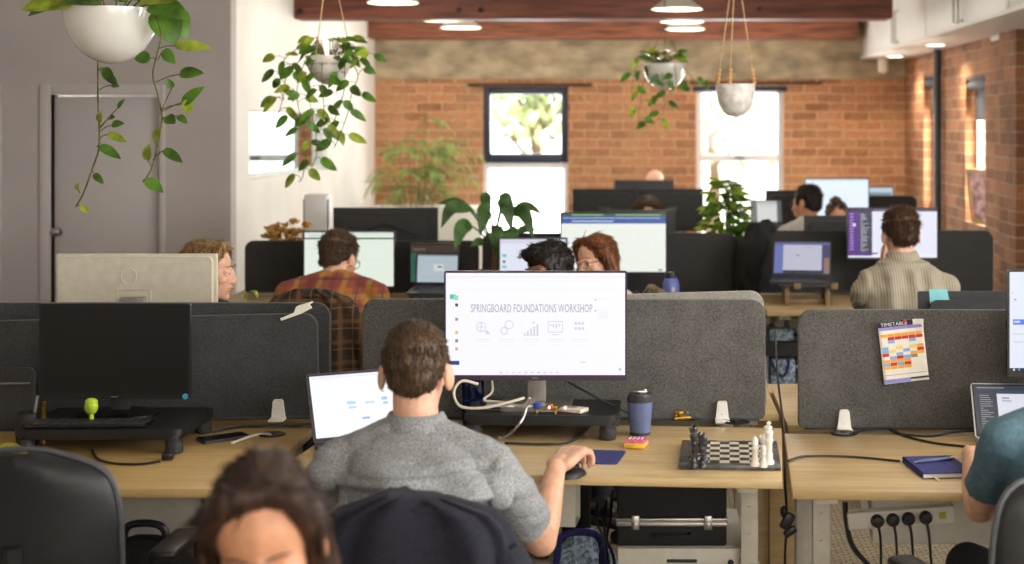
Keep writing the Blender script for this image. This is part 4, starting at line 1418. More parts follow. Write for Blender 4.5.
def person(label, loc, rz, top, hair, shirt, skin='skin', sleeve='short', sw=.19, lean=.06, hoff=(0, 0), roll=0.0, head=(0, 0, 0), arms=None, voxel=.0075,
           trousers='trousers', female=False, wrinkle=None, collar=True, stand=False, face=True, torso_r=1.0, glasses=False, brow='hair_dark', feet=True, head_r=1.0, nw=.0, neck=.235, shu=.82, svox=None):
    """Seated figure; local +Y is where the body faces, origin on the floor under the hips. arms: [(elbow, wrist, finger dir, back-of-hand dir, curl)] right, left."""
    t = thing('person', label, 'person', (loc[0], loc[1], 0), rz)
    hz = .53
    f = .92 if female else 1.0
    hc = Vector((hoff[0], hoff[1] + lean, top - .117))
    nb = Vector((hoff[0] * .8, lean * .9 + hoff[1] * .65 - .02, top - neck))
    pel = Vector((0, 0, hz))
    up = (nb - pel)

    def spine(u):
        p = pel.lerp(nb, u)
        p.y -= math.sin(u * math.pi) * .035
        return p
    shz = spine(shu)
    S = {}
    for q in (1, -1):
        S[q] = Vector((shz.x + q * sw, shz.y + .005, shz.z + q * roll))
    secs = [(-.14, .155, .115), (0, .168, .125), (.18, .158, .115), (.36, .15, .108), (.55, .163, .116), (.72, .172, .118), (.86, .15, .1), (.95, .09, .07), (1.0, .06, .058), (1.12, .053, .054)]
    if female:
        secs = [(u, a * .9, b * .92) for u, a, b in secs]

    def torso(grow, u0, u1, n=28):
        rings = []
        for u, a, b in secs:
            if u < u0 or u > u1:
                continue
            c = spine(u)
            k = max(0, (u - .5)) * 2
            rings.append([c + Vector(((a * torso_r + grow) * math.copysign(abs(math.cos(x)) ** .85, math.cos(x)), (b + grow) * math.copysign(abs(math.sin(x)) ** .85, math.sin(x)), k * roll * math.cos(x) * .5)) for x in [2 * math.pi * j / n for j in range(n)]])
        return rings
    if arms is None:
        arms = [None, None]
    A, HS = [], {}
    for idx, q in ((0, 1), (1, -1)):
        a = arms[idx] if idx < len(arms) else None
        if a is None:
            el = S[q] + Vector((q * .05, .1, -.25))
            wr = Vector((q * .12, .38, .80))
            a = (el, wr, (-q * .15, 1, -.05), (0, 0, 1), .45)
        A.append((q, Vector(a[0]), Vector(a[1]), a[2], a[3], a[4]))
        HS[q] = a[5] if len(a) > 5 else 1.0
    # body: one continuous skin
    b = MB()
    b.loft(torso(-.014, -.2, 1.15))
    Th = Matrix.Translation(hc) @ Euler((head[1], head[2], head[0]), 'YXZ').to_matrix().to_4x4() if False else Matrix.Translation(hc) @ Matrix.Rotation(head[0], 4, 'Z') @ Matrix.Rotation(head[1], 4, 'X') @ Matrix.Rotation(head[2], 4, 'Y')
    head_shapes(b, Th, head_r, female)
    skull = Th @ Vector((0, -.022, -.035))
    b.capsule(nb - Vector((0, 0, .03)), skull, .056 * f + nw, .053 * f + nw, 16)
    if not female:
        b.capsule(nb + Vector((0, .02, 0)), skull + Vector((0, .02, 0)), .05, .05, 14)
    for q, el, wr, fd, bu, cu in A:
        b.capsule(S[q], el, .05 * f, .041 * f, 14)
        mid = el.lerp(wr, .3)
        b.capsule(el, mid, .04 * f, .0405 * f, 14)
        b.capsule(mid, wr, .0405 * f, .0265 * f, 14)
        b.capsule(wr, wr + Vector(fd).normalized() * .03, .0255 * f, .024 * f, 12)
        lat = Vector(fd).normalized().cross(Vector(bu))
        hand(b, wr, fd, bu, -1 if q > 0 else 1, cu, f * HS[q], .2 if HS[q] > 1 else .12)
        b.capsule(nb - Vector((0, 0, .035)), S[q], .042, .045 * f, 12)
    legs = []
    for q in (1, -1):
        if stand:
            P = [Vector((q * .09, 0, hz)), Vector((q * .1, .02, .5 * hz)), Vector((q * .1, 0, .08))]
        else:
            P = [Vector((q * .09, .02, hz - .02)), Vector((q * .13, .42, .50)), Vector((q * .13, .40, .09))]
        legs.append((q, P))
        b.chain(P, [.075 * f, .05 * f, .036], 14)
        b.capsule(P[2] + Vector((0, -.02, -.035)), P[2] + Vector((q * .02, .15, -.05)), .036, .03, 12)
    finish(remesh(b, voxel, 6 if female else 4), 'body', M[skin], t)
    # clothing
    sh = MB()
    sh.loft(torso(.004, -.2, .97))
    sh.ell(nb + Vector((0, 0, -.032)), (.078 * f + nw, .074 * f + nw, .04), None, 18)
    for q, el, wr, fd, bu, cu in A:
        sh.ell(S[q], (.06 * f, .06 * f, .06 * f), None, 16)
        sh.capsule(nb - Vector((0, 0, .035)), S[q], .062, .06 * f, 14)
        if sleeve == 'short':
            e2 = S[q].lerp(el, .72)
            sh.tube([S[q], S[q].lerp(e2, .5), e2], [.06 * f, .059 * f, .061 * f], 18)
        else:
            sh.capsule(S[q], el, .061 * f, .052 * f, 16)
            sh.tube([el, el.lerp(wr, .3), el.lerp(wr, .93)], [.053 * f, .052 * f, .039 * f], 16)
            sh.ell(el, (.054 * f,) * 3, None, 14)

    def push(co, n):
        w_ = noise.noise(co * 7) * .006 + noise.noise(Vector((co.x * 5, co.y * 5, co.z * 22))) * .006 + noise.noise(co * 28) * .0025
        if wrinkle:
            w_ += wrinkle(co)
        return co + n * max(w_, -.003)
    so = finish(remesh(sh, svox or max(.007, voxel), 5), 'shirt', M[shirt], t, push)
    if collar:
        rings = []
        base = nb - Vector((0, 0, .018))
        ca = (skull - nb).normalized()
        for r_, h_ in ((.078, -.014), (.079, .002), (.072, .02), (.066, .031), (.059, .031), (.061, .015), (.064, -.014)):
            rings.append([base + ca * h_ + Vector((r_ * f * math.cos(x), r_ * f * 1.02 * math.sin(x) + .004, (-.012 if math.sin(x) > .3 else 0))) for x in [2 * math.pi * j / 26 for j in range(26)]])
        MB().loft(rings, False).build('collar', M[shirt], so, ang=70)
    tr = MB()
    tr.loft(torso(.008, -.2, .12))
    for q, P in legs:
        tr.chain(P, [.09 * f, .064 * f, .055], 14)
        sm = MB().capsule(P[2] + Vector((0, -.03, -.035)), P[2] + Vector((q * .02, .16, -.052)), .042, .034, 14)
        sm.box(P[2] + Vector((q * .01, .07, -.079)), (.078, .27, .018), None, .008)
        sm.build('shoe', M['shoe'], t, ang=60)
    finish(remesh(tr, .012, 4), 'trousers', M[trousers], t, lambda c, n: c + n * noise.noise(c * 12) * .006)
    # face details
    if face:
        for q in (-1, 1):
            e_ = MB().ell((0, 0, 0), (.0125, .0125, .0115), None, 14)
            p = Th @ (Vector((q * .031, .0735, .001)) * head_r)
            eo = e_.build('eye', M['eye'], t, p)
            eo.rotation_euler = Th.to_euler()
            MB().lathe([(0, .0006), (.0055, .0004), (.006, -.0004)], n=16).build('iris', M['iris'], eo, (0, .0123, 0), (R(-90), 0, 0))
            lid = MB().ell((q * .031, .0718, .0058), (.0165, .0150, .0105), None, 16).ell((q * .031, .0712, -.0062), (.0155, .0135, .0065), None, 16)
            lid.build('eyelid', M[skin], t).matrix_local = Th @ Matrix.Scale(head_r, 4)
            bl = MB().tube(spline([(q * .012, .0945, .024), (q * .03, .092, .031), (q * .052, .078, .026)], 4), [k_ * (.6 if female else 1) for k_ in (.0025, .0034, .0038, .0038, .0036, .0034, .003, .0024, .0015)], 6)
            bl.build('eyebrow', M[brow], t).matrix_local = Th @ Matrix.Scale(head_r, 4)
        lo_ = .004 if female else 0
        lp = MB().ell((0, .0985 - lo_, -.0605), (.021, .0065, .0042)).ell((0, .0965 - lo_, -.0708), (.018, .0065, .005))
        lp.build('lips', M['lips'], t).matrix_local = Th @ Matrix.Scale(head_r, 4)
    if glasses:
        gl = MB()
        for q in (-1, 1):
            gl.tube([(q * .034 + .022 * math.cos(a), .103, .0 + .018 * math.sin(a)) for a in [2 * math.pi * j / 16 for j in range(17)]], .0016, 6)
            gl.tube([(q * .056, .102, .006), (q * .078, .06, .008), (q * .083, -.01, .004)], .0018, 6)
        gl.tube([(-.012, .104, .003), (.012, .104, .003)], .0015, 6)
        gl.build('glasses', M['black'], t).matrix_local = Th @ Matrix.Scale(head_r, 4)
    if hair:
        hair(t, Th, head_r)
    return t


def strands(me, n, L, flow, lift, rnd, r=.0012, jitter=.35, zmin=-9, seg=3):
    """Fine tapered tufts growing out of a hair mass along a flow direction."""
    me.calc_loop_triangles()
    tris = [t_ for t_ in me.loop_triangles]
    out = MB()
    ws = [t_.area for t_ in tris]
    for t_ in rnd.choices(tris, ws, k=n):
        a, b, c = (me.vertices[i].co for i in t_.vertices)
        u, v = rnd.random(), rnd.random()
        if u + v > 1:
            u, v = 1 - u, 1 - v
        p = a + (b - a) * u + (c - a) * v
        if p.z < zmin or (p.y > .02 and abs(p.x) < .066 and p.z < .082):
            continue
        nn = t_.normal
        fl = flow(p, nn)
        fl = fl - nn * fl.dot(nn)
        fl = fl.normalized() if fl.length > 1e-5 else nn.orthogonal()
        jt = Vector((rnd.uniform(-1, 1), rnd.uniform(-1, 1), rnd.uniform(-1, 1))) * jitter
        d = (fl + nn * lift + jt).normalized()
        q = nn.cross(d)
        q = q.normalized() if q.length > 1e-4 else d.orthogonal()
        ln = L * rnd.uniform(.5, 1.2)
        p = p - nn * .002
        m_ = p + d * ln * .55
        e = m_ + (d * .8 - nn * lift * .5 + Vector((0, 0, -.15))).normalized() * ln * .45
        h = nn * r
        out.add([p + q * r * 1.6, p - q * r * 1.6, p + h * 1.6, m_ + q * r, m_ - q * r, m_ + h, e], [(0, 3, 5, 2), (2, 5, 4, 1), (1, 4, 3, 0), (3, 6, 5), (5, 6, 4), (4, 6, 3)])
    return out


def hair_object(t, Th, s, me, push, mat_, tufts):
    nrm = [v.normal.copy() for v in me.vertices]
    for v, n in zip(me.vertices, nrm):
        v.co = push(v.co, n)
    me.update()
    st = tufts(me)
    full = MB()
    full.add([v.co.copy() for v in me.vertices], [tuple(p.vertices) for p in me.polygons])
    full.add(st.v, st.f)
    bpy.data.meshes.remove(me)
    o = full.build('hair', M[mat_], t, ang=180)
    o.matrix_local = Th @ Matrix.Scale(s, 4)
    return o


def short_hair(matname, length=.008, rough=.004, nape=-.045, fringe=.0, crown=0.0, seed=0, tuft=.014, lift=.5, n=3600):
    def fn(t, Th, s):
        h = MB()
        k = length
        h.ell((0, -.020, .046 + crown), (.0735 + k * .7, .089 + k, .074 + k), None, 26)
        h.ell((0, -.020, .022), (.0765 + k * .25, .0915 + k * .5, .06), None, 26)
        h.ell((0, -.058, -.004), (.062, .048 + k * .3, .056), None, 22)
        h.capsule((-.026, -.062, nape + .026), (.026, -.062, nape + .026), .034, .034, 14)
        if fringe:
            h.ell((0, .05, .09), (.062, .045 + fringe, .035), (R(-20), 0, 0), 18)
            h.ell((.02, .065 + fringe * .5, .085), (.045, .03, .026), (R(-20), 0, .3), 16)
        for q in (-1, 1):
            h.capsule((q * .068, .016, .03), (q * .070, .018, -.006), .012, .007, 10)
        me = remesh(h, .006, 2)
        o3 = Vector((seed * 3.1, seed * 1.7, 0))
        rnd_ = random.Random(seed)

        def push(c, nn):
            return c + nn * (noise.noise(Vector((c.x * 45, c.y * 45, c.z * 22)) + o3) * rough + noise.noise(c * 18 + o3) * rough * .8)

        def flow(p, nn):
            if p.z > .07:
                return Vector((p.x * 6 + .25 * math.sin(p.y * 40 + seed), .9, .1))
            return Vector((p.x * 2, -.35 if p.y < 0 else .1, -1))

        def tufts(me_):
            a = strands(me_, n, tuft, flow, lift, rnd_, .0013)
            top = strands(me_, n // 2, tuft * 1.5, flow, lift * 1.1, rnd_, .0015, .5, .05)
            a.add(top.v, top.f)
            return a
        return hair_object(t, Th, s, me, push, matname, tufts)
    return fn


def long_hair(matname, fall=.28, part=0.0, seed=0, front=True, width=1.0, recede=.0, n=3000, smooth=False):
    def fn(t, Th, s):
        h = MB()
        h.ell((0, -.026 - recede, .042), (.085 * width, .099, .086), None, 28)
        h.capsule((0, -.055, .02), (0, -.062, -fall * .6), .076, .058, 18)
        for q in (-1, 1):
            h.chain([(q * .07, -.02, .04), (q * .081, -.028, -.05), (q * .083, -.03, -fall * .6), (q * .07, -.035, -fall)], [.024, .024, .026, .012], 12)
            if front:
                x0 = part
                h.chain([(x0 + q * .012, .040, .105), (x0 * .5 + q * .05, .048, .098), (q * .076 * width, .042, .072), (q * .084 * width, .03, .035), (q * .088 * width, .006, .0), (q * .085 * width, -.006, -fall * .6)], [.02, .018, .016, .015, .015, .014], 12)
        me = remesh(h, .006, 14 if smooth else 3)
        o3 = Vector((seed * 3.1, seed * 1.7, 0))
        rnd_ = random.Random(seed)
        push = lambda c, nn: c + nn * (noise.noise(Vector((c.x * 60, c.y * 60, c.z * 4)) + o3) * .003 + noise.noise(c * 12 + o3) * (.0015 if smooth else .004))

        def flow(p, nn):
            if p.z > .05:
                return Vector(((p.x - part) * 14, -.4, -.3))
            return Vector((p.x * .6, -.05, -1))
        return hair_object(t, Th, s, me, push, matname, lambda m_: strands(m_, n, .05, flow, .02 if smooth else .05, rnd_, .0016, .04 if smooth else .09))
    return fn


def bun_hair(matname, seed=0):
    def fn(t, Th, s):
        h = MB()
        h.ell((0, -.024, .04), (.081, .096, .083), None, 26)
        h.ell((0, -.055, .0), (.074, .05, .06), None, 22)
        h.ell((0, -.12, .075), (.04, .038, .036), None, 20)
        me = remesh(h, .006, 3)
        rnd_ = random.Random(seed)
        push = lambda c, nn: c + nn * noise.noise(Vector((c.x * 60, c.y * 12, c.z * 60))) * .004
        return hair_object(t, Th, s, me, push, matname, lambda m_: strands(m_, 2200, .035, lambda p, nn: Vector((0, -1, .3)), .05, rnd_, .0015, .12))
    return fn


def W2L(p, loc, rz):
    v = Vector(p) - Vector((loc[0], loc[1], 0))
    return Matrix.Rotation(-rz, 3, 'Z') @ v


# the man in the grey shirt, seen from behind
ml, mr = (ax(428, 3.62), 3.56), R(-4)
L = lambda p: W2L(p, ml, mr)


def folds(c):
    u = 0
    for z0_, a_, wd, tl in ((.885, .007, .010, .10), (.845, .010, .012, -.06), (.80, .013, .014, .05), (.755, .012, .012, -.08), (.71, .012, .013, .04), (.66, .01, .013, -.05)):
        zz = c.z - z0_ - .018 * math.sin(c.x * 11 + z0_ * 40) - tl * c.x - .03 * noise.noise(Vector((c.x * 5, z0_ * 20, 0)))
        wd = wd * 2.4 if zz > 0 else wd * .75
        u += a_ * 2.1 * math.exp(-(zz / wd) ** 2) * (.45 + .55 * abs(math.sin(c.x * 7 + z0_ * 55)))
    u -= .010 * math.exp(-((abs(c.x + .01) - .158 - .25 * (c.z - .85)) / .012) ** 2)
    u += .012 * math.sin(c.x * 30 + c.z * 26 + 3 * noise.noise(c * 5)) * max(0, min(1, (.97 - c.z) / .1)) * .6
    u += .01 * noise.noise(Vector((c.x * 9, c.y * 9, c.z * 34)))
    return u * (1 if c.y < 0.02 else .2)


r_el, r_wr = at(541, 541, 3.84), Vector((ax(556, 4.0), 3.995, ZD + .044))
person('man in heather grey short-sleeved shirt seen from behind, hand on mouse', ml, mr, az(322, 3.7), short_hair('hair_brown', .004, .003, -.04, 0, .0, 1, .013, .55), 'shirt_grey', 'skin', 'short',
       sw=.182, lean=.07, hoff=(-.042, .03), head=(R(3), R(-6), 0), voxel=.0042, neck=.222, shu=.775,
       arms=[(L(r_el), L(r_wr), (.40, .86, .32), (-.3, -.35, 1), .95, 1.15),
             (L(at(352, 520, 3.85)), L(at(480, 541, 4.0)), (1, .12, -.03), (.1, 1, .2), .5)], wrinkle=folds, svox=.0045)

# the others
tl_, tr_ = (ax(1066, 3.75), 3.68), R(6)
L2 = lambda p: W2L(p, tl_, tr_)
person('man in slate teal t-shirt cropped at the right edge', tl_, tr_, 1.24, short_hair('hair_dark', seed=2), 'shirt_teal', 'skin', 'short', sw=.18, lean=.10, hoff=(.03, 0), collar=False,
       arms=[None, (L2(at(980, 507, 3.85)), L2(Vector((ax(970, 4.3), 4.28, ZR + .03))), (.5, .9, 0), (0, 0, 1), .5)], voxel=.006)

fw_, fr_ = (ax(266, 2.3), 2.36), R(180 + 6)
person('dark-haired woman facing the camera at the bottom edge, blurred', fw_, fr_, az(471, 2.2), long_hair('hair_deep', .2, seed=4, front=True, width=.85, recede=.004, part=-.012, smooth=True), 'shirt_black', 'skin_tan', 'long', sw=.165, lean=.10, female=True, hoff=(0, .02), head=(R(3), R(-16), R(4)), collar=False, voxel=.0055)

person('blonde woman in profile beside the ivory monitor', (ax(203, 6.05), 6.05), R(180 + 60), az(243, 6.0), long_hair('hair_blond', .16, seed=5, front=True, recede=.0, smooth=True), 'shirt_black', 'skin', 'long', sw=.16, lean=.04, female=True, head=(R(30), R(-4), 0), collar=False, voxel=.0045, brow='hair_brown')
person('dark-haired man whose forehead shows above the workshop monitor', (ax(548, 6.08), 6.15), R(180), az(246, 6.05), short_hair('hair_dark', .012, .006, seed=6, fringe=.004, tuft=.018, lift=.3), 'shirt_black', 'skin_dark', 'short', sw=.18, lean=.06, head=(R(-42), R(-4), 0), collar=False)
person('auburn long-haired woman looking sideways behind the dark-haired man', (ax(590, 6.9), 7.02), R(180 + 25), az(237, 6.92), long_hair('hair_auburn', .3, seed=7, front=True, smooth=True), 'shirt_pale', 'skin', 'long', sw=.16, lean=.05, female=True, head=(R(-67), R(-6), R(6)), collar=False, glasses=True, brow='hair_auburn', voxel=.005)
person('man in orange check shirt hunched at his monitor', (ax(331, 6.8), 6.66), R(-4), az(236, 6.85), short_hair('hair_brown', .010, .006, seed=8, tuft=.022, lift=.4), 'plaid', 'skin', 'long', sw=.205, lean=.20, hoff=(-.02, .10), head=(R(-14), R(-20), 0), torso_r=1.14, glasses=True, neck=.165, shu=.80)
rc = (ax(903, 6.95), 6.85)


def pleats(c):
    if c.y > .12:
        return 0
    lo_ = max(0, min(1, (1.06 - c.z) / .05))
    v = .012 * lo_ + (.008 * math.sin(c.x * 62 + 2.5 * noise.noise(Vector((c.x * 4, 0, c.z * 3)))) + .009 * noise.noise(Vector((c.x * 26 + c.z * 4, 0, c.z * 5)))) * lo_
    return v + .006 * math.exp(-((c.z - 1.065) / .006) ** 2)



L3 = lambda p: W2L(p, rc, R(3))
person('man in cream pinstripe shirt resting his chin on his hand', rc, R(3), az(210, 6.95), short_hair('hair_chest', .010, .006, seed=9, tuft=.024, lift=.45), 'shirt_cream', 'skin', 'long', sw=.182, lean=.08, hoff=(0, .05), head=(R(4), R(-8), 0), torso_r=1.06, neck=.20, shu=.715, wrinkle=pleats,
       arms=[None, (L3(at(862, 302, 7.1)), L3(at(884, 266, 7.17)), (.15, .05, 1), (-.6, .6, 0), .7)])
bm1 = (ax(812, 9.85), 9.82)
person('man with glasses and pale shirt in the back row', bm1, R(22), az(186, 9.9), short_hair('hair_dark', .009, .005, seed=10, tuft=.016, lift=.3), 'shirt_pale', 'skin_tan', 'long', sw=.18, lean=.08, head=(R(28), R(-6), 0), glasses=True, neck=.21)
bn1 = (ax(836, 9.2), 9.16)
person('woman with dark hair tied up between the back row man and purple monitor', bn1, R(180), az(199.5, 9.15), bun_hair('hair_brown'), 'shirt_black', 'skin_tan', 'long', sw=.15, lean=.02, female=True, head=(0, R(-20), 0), collar=False, head_r=.88)
person('brown-haired woman whose hair shows above the spreadsheet monitor', (ax(648, 9.4), 9.5), R(180), az(198.5, 9.4), long_hair('hair_brown', .22, seed=12), 'shirt_pale', 'skin', 'long', sw=.16, lean=.06, female=True, head=(0, R(-14), 0), collar=False)
person('bald man behind the raised black monitor', (ax(655, 13.0), 13.1), R(180), az(170.5, 13.0), None, 'shirt_black', 'skin', 'long', sw=.18, lean=.08, head=(0, R(-22), 0), collar=False)
# ------------------------------------------------------------------ chairs
ch0 = chair('black office chair with grey piping in the lower left corner', (ax(16, 3.5), 3.78), R(0), .93, .45)
dup(ch0, (tl_[0] - .13, tl_[1] - .05, 0), R(18), 'black office chair of the man in teal, at right edge')
ch1 = chair('black office chair under the navy fleece jacket', (ml[0] - .015, ml[1] - .06), mr, .80, .42)
dup(ch1, (ax(331, 6.8) + .02, 6.56, 0), R(6), 'black office chair carrying the brown check jacket')
dup(ch1, (rc[0], rc[1] - .06, 0), R(3), 'black office chair of the man in cream pinstripe shirt')
dup(ch1, (fw_[0], fw_[1] + .03, 0), fr_, 'black office chair of the blurred woman in front')
dup(ch1, (ax(203, 6.05) - .03, 6.07, 0), R(240), 'black office chair of the blonde woman')
dup(ch1, (ax(548, 6.08), 6.2, 0), R(180), 'black office chair of the man with dark hair behind the workshop monitor')
dup(ch1, (ax(590, 6.9), 7.06, 0), R(205), 'black office chair of the auburn-haired woman')
dup(ch1, (bm1[0], bm1[1] - .03, 0), R(22), 'black office chair of the back row man with glasses')
dup(ch1, (bn1[0], bn1[1] + .03, 0), R(180), 'black office chair of the woman with tied up hair')
dup(ch1, (ax(648, 9.4), 9.55, 0), R(180), 'black office chair of the woman behind the spreadsheet monitor')
dup(ch1, (ax(655, 13.0), 13.15, 0), R(180), 'black office chair of the bald man')


def draped(name, label, cat, loc, rz, m, hw, ztop_, zlow, y0=-.275, depth=.06, nf=9, seed=0, parts=True):
    """Garment hung over a chair back: a hollow loop of cloth with vertical folds, sleeves at the sides."""
    t = thing(name, label, cat, (loc[0], loc[1], 0), rz)
    n, k = 72, 18
    rings = []
    for i in range(k):
        u = i / (k - 1)
        z = zlow + (ztop_ - zlow) * u
        if u < .72:
            w_, d_ = hw * (1.0 + .03 * math.sin(u * 5)), depth
        else:
            q = (u - .72) / .28
            w_ = hw * (1 - .16 * q ** 2) * math.sqrt(max(.0, 1 - (q * .97) ** 5))
            d_ = depth * (1 - .35 * q ** 2)
        row = []
        for j in range(n):
            a = 2 * math.pi * j / n
            fo = .024 * math.sin(nf * a + 2.3 * noise.noise(Vector((a, z * 3, seed)))) * (1 - .55 * u) + .012 * noise.noise(Vector((math.cos(a) * 4, math.sin(a) * 4 + seed, z * 9)))
            x = (w_ + fo * .5) * math.copysign(abs(math.cos(a)) ** .6, math.cos(a))
            y = y0 + (d_ + fo) * math.copysign(abs(math.sin(a)) ** .8, math.sin(a))
            row.append(Vector((x, y, z + .01 * noise.noise(Vector((x * 9, y * 9, seed))) * (1 if u > .1 else 3))))
        rings.append(row)
    MB().loft(rings).build('cloth', M[m], t, ang=180)
    col = []
    for j in range(17):
        a = math.pi * j / 16
        col.append((hw * .33 * math.cos(a), y0 - depth * .2 - .03 * math.sin(a), ztop_ - .012 - .01 * math.sin(a)))
    MB().tube(col, .014, 8).build('collar', M[m], t)
    for s_ in (-1, 1):
        MB().tube(spline([(s_ * hw * .86, y0, ztop_ - .12), (s_ * (hw + .03), y0 - .02, ztop_ - .25), (s_ * (hw + .02), y0 + .02, ztop_ - .45)], 5), [.05] * 6 + [.047] * 5, 14).build('sleeve', M[m], t)
    return t


draped('jacket', 'navy fleece jacket hung over the chair of the man in grey shirt', 'jacket', (ax(424, 3.22), ml[1] - .06), mr, 'jacket', .22, az(497, 3.2), .36, y0=-.29, depth=.085, nf=11)
draped('jacket', 'brown and yellow check jacket hung over the chair of the check shirt man', 'jacket', (ax(305, 6.3), 6.56), R(6), 'plaid_dark', .2, az(289, 6.28), .42, y0=-.29, depth=.07, seed=4)

# black jacket hanging on the end of a desk screen
bj = thing('jacket', 'black jacket hanging on the end of the cream shirt man\'s desk screen', 'jacket', (ax(757, 8.25), 8.25, .80))
jm = MB()
jm.chain([(.0, .02, .31), (-.05, -.02, .2), (-.07, -.01, .06), (-.05, 0, -.1)], [.06, .075, .06, .03], 14)
jm.chain([(.06, .06, .33), (.02, .05, .28), (-.02, .06, .1)], [.05, .06, .05], 14)
jm.chain([(.02, -.03, .28), (-.02, -.05, .12), (-.02, -.04, -.06)], [.05, .05, .03], 12)
finish(remesh(jm, .009, 4), 'cloth', M['black_cloth'], bj, lambda c, n: c + n * (noise.noise(c * 16) * .012 + noise.noise(Vector((c.x * 40, c.y * 40, c.z * 8))) * .006))
MB().tube(spline([(-.05, -.07, .2), (-.08, -.08, .1), (-.05, -.09, -.02)], 5), .018, 8).build('sleeve', M['black_cloth'], bj)

# ------------------------------------------------------------------ plants
def leaf(mb, base, d, up, L, Wd, droop=.3, heart=True, mi=0, cup=.25, seg=7):
    d = Vector(d).normalized()
    up = Vector(up)
    up = (up - d * up.dot(d))
    up = up.normalized() if up.length > 1e-4 else d.orthogonal().normalized()
    s = d.cross(up).normalized()
    rows = []
    p = Vector(base)
    dd = d.copy()
    for i in range(seg + 1):
        u = i / seg
        if heart:
            wv = Wd * .5 * (1.0 * math.sin(math.pi * min(1, (u * .86 + .14))) ** .75 * (1 - u * .25)) if u < 1 else 0.0005
            if i == 0:
                wv = Wd * .2
        else:
            wv = Wd * .5 * math.sin(math.pi * (u * .96 + .04)) ** .8 if u < 1 else .0005
        nn = s.cross(dd).normalized() * -1
        rows.append((p + s * wv + up * cup * wv, p, p - s * wv + up * cup * wv))
        dd = (dd - up * droop / seg * 1.2).normalized()
        p = p + dd * L / seg
    vs = [q for r in rows for q in r]
    fs = []
    for i in range(seg):
        a = i * 3
        fs += [(a, a + 1, a + 4, a + 3), (a + 1, a + 2, a + 5, a + 4)]
    mb.add(vs, fs, mi)


def vine(fol, stm, pts, step, L, rnd, face=(0, -1, .2), r=.0022, k=8, mi2=.3):
    sp = spline(pts, k)
    stm.tube(sp, r, 6)
    acc, side = 0, 1
    for i in range(1, len(sp)):
        acc += (sp[i] - sp[i - 1]).length
        if acc > step * rnd.uniform(.7, 1.3):
            acc = 0
            side = -side
            q = Vector((side * rnd.uniform(.4, 1), rnd.uniform(-.8, .3), rnd.uniform(-.1, .7)))
            pe = sp[i] + q.normalized() * L * rnd.uniform(.35, .7)
            stm.tube([sp[i], (sp[i] + pe) / 2 + Vector((0, 0, .006)), pe], r * .7, 5)
            dr = Vector((side * rnd.uniform(.2, 1), rnd.uniform(-.5, .3), rnd.uniform(-1, -.2)))
            leaf(fol, pe, dr, Vector(face) + Vector((rnd.uniform(-.6, .6), 0, rnd.uniform(-.2, .5))), L * rnd.uniform(.7, 1.15), L * rnd.uniform(.45, .62), rnd.uniform(.1, .5), mi=1 if rnd.random() < mi2 else 0)


def hanging_pot(label, P, r, depth, pm, cords, top, prof=None, knobs=None, rim=True, cat='hanging plant', cord_m='rope', cr=.003, meet=0.05):
    """Bowl at P (centre of the rim) hung on cords from the ceiling."""
    t = thing('hanging_plant', label, cat, P, 0)
    if prof is None:
        prof = [(r * math.cos(a), -depth * math.sin(a)) for a in [math.pi / 2 * i / 10 for i in range(11)]]
    inner = [(max(0, x - .006), z if i == 0 else z + .006) for i, (x, z) in enumerate(prof)]
    bowl = MB().lathe(prof + [], n=40)
    bowl.lathe(inner, n=40)
    bowl.lathe([prof[0], inner[0]], n=40)
    bo = bowl.build('pot', M[pm], t)
    MB().lathe([(r - .008, -depth * .18), (r * .5, -depth * .12), (0, -depth * .1)], n=28).build('soil', M['soil'], t)
    cm = MB()
    apex = Vector((0, 0, min(CEIL - P.z, top)))
    for a in cords:
        e = Vector((r * .97 * math.cos(a), r * .97 * math.sin(a), -.012))
        cm.tube([e, e.lerp(apex, .5), apex], cr, 6)
    if apex.z < CEIL - P.z - .001:
        cm.tube([apex, Vector((0, 0, CEIL - P.z))], cr * 1.3, 6)
    cm.build('cords', M[cord_m], t)
    MB().lathe([(0, 0), (.02, 0), (.02, .012), (0, .012)], n=14).build('ceiling_hook', M['white'], t, (0, 0, CEIL - P.z - .013))
    return t, bo


rnd = random.Random(11)
# large white bowl, upper left
Y1 = 4.6
P1 = at(111, 9, Y1)
hp, bo = hanging_pot('trailing plant in the big glossy white bowl at the upper left', P1, 46 * Y1 / F, .168, 'ceramic', (.4, 2.5, 4.6), .95, cord_m='leaf_dark', cr=.002)
fo, sm = MB(), MB()
l = lambda px, py, dy=0: at(px, py, Y1 + dy) - P1
for px, py, dy, d, L, wd, mi in ((72, 4, -.12, (-1, -.4, .1), .15, .1, 1), (60, 3, -.05, (-1, 0, -.1), .12, .09, 0), (100, 3, -.1, (-.6, -.8, .2), .12, .09, 0), (140, 2, -.12, (.8, -.5, .2), .12, .08, 1), (150, 6, -.1, (1, -.3, -.1), .13, .1, 0), (160, 10, -.05, (.6, -.4, -1), .12, .11, 0), (168, 12, .02, (.7, -.2, -.7), .1, .1, 0), (120, 2, .05, (.2, .3, .9), .12, .1, 0), (90, 0, .05, (-.3, .3, .9), .13, .1, 1), (78, 2, .1, (-.6, .5, .6), .12, .09, 0), (135, 0, .1, (.5, .5, .7), .12, .1, 1)):
    b_ = l(px, py, dy)
    sm.tube([Vector((b_.x * .4, b_.y * .4, -.01)), b_ * .8 + Vector((0, 0, .02)), b_], .003, 6)
    leaf(fo, b_, d, (0, -.7, .7), L, wd, .5, mi=mi)
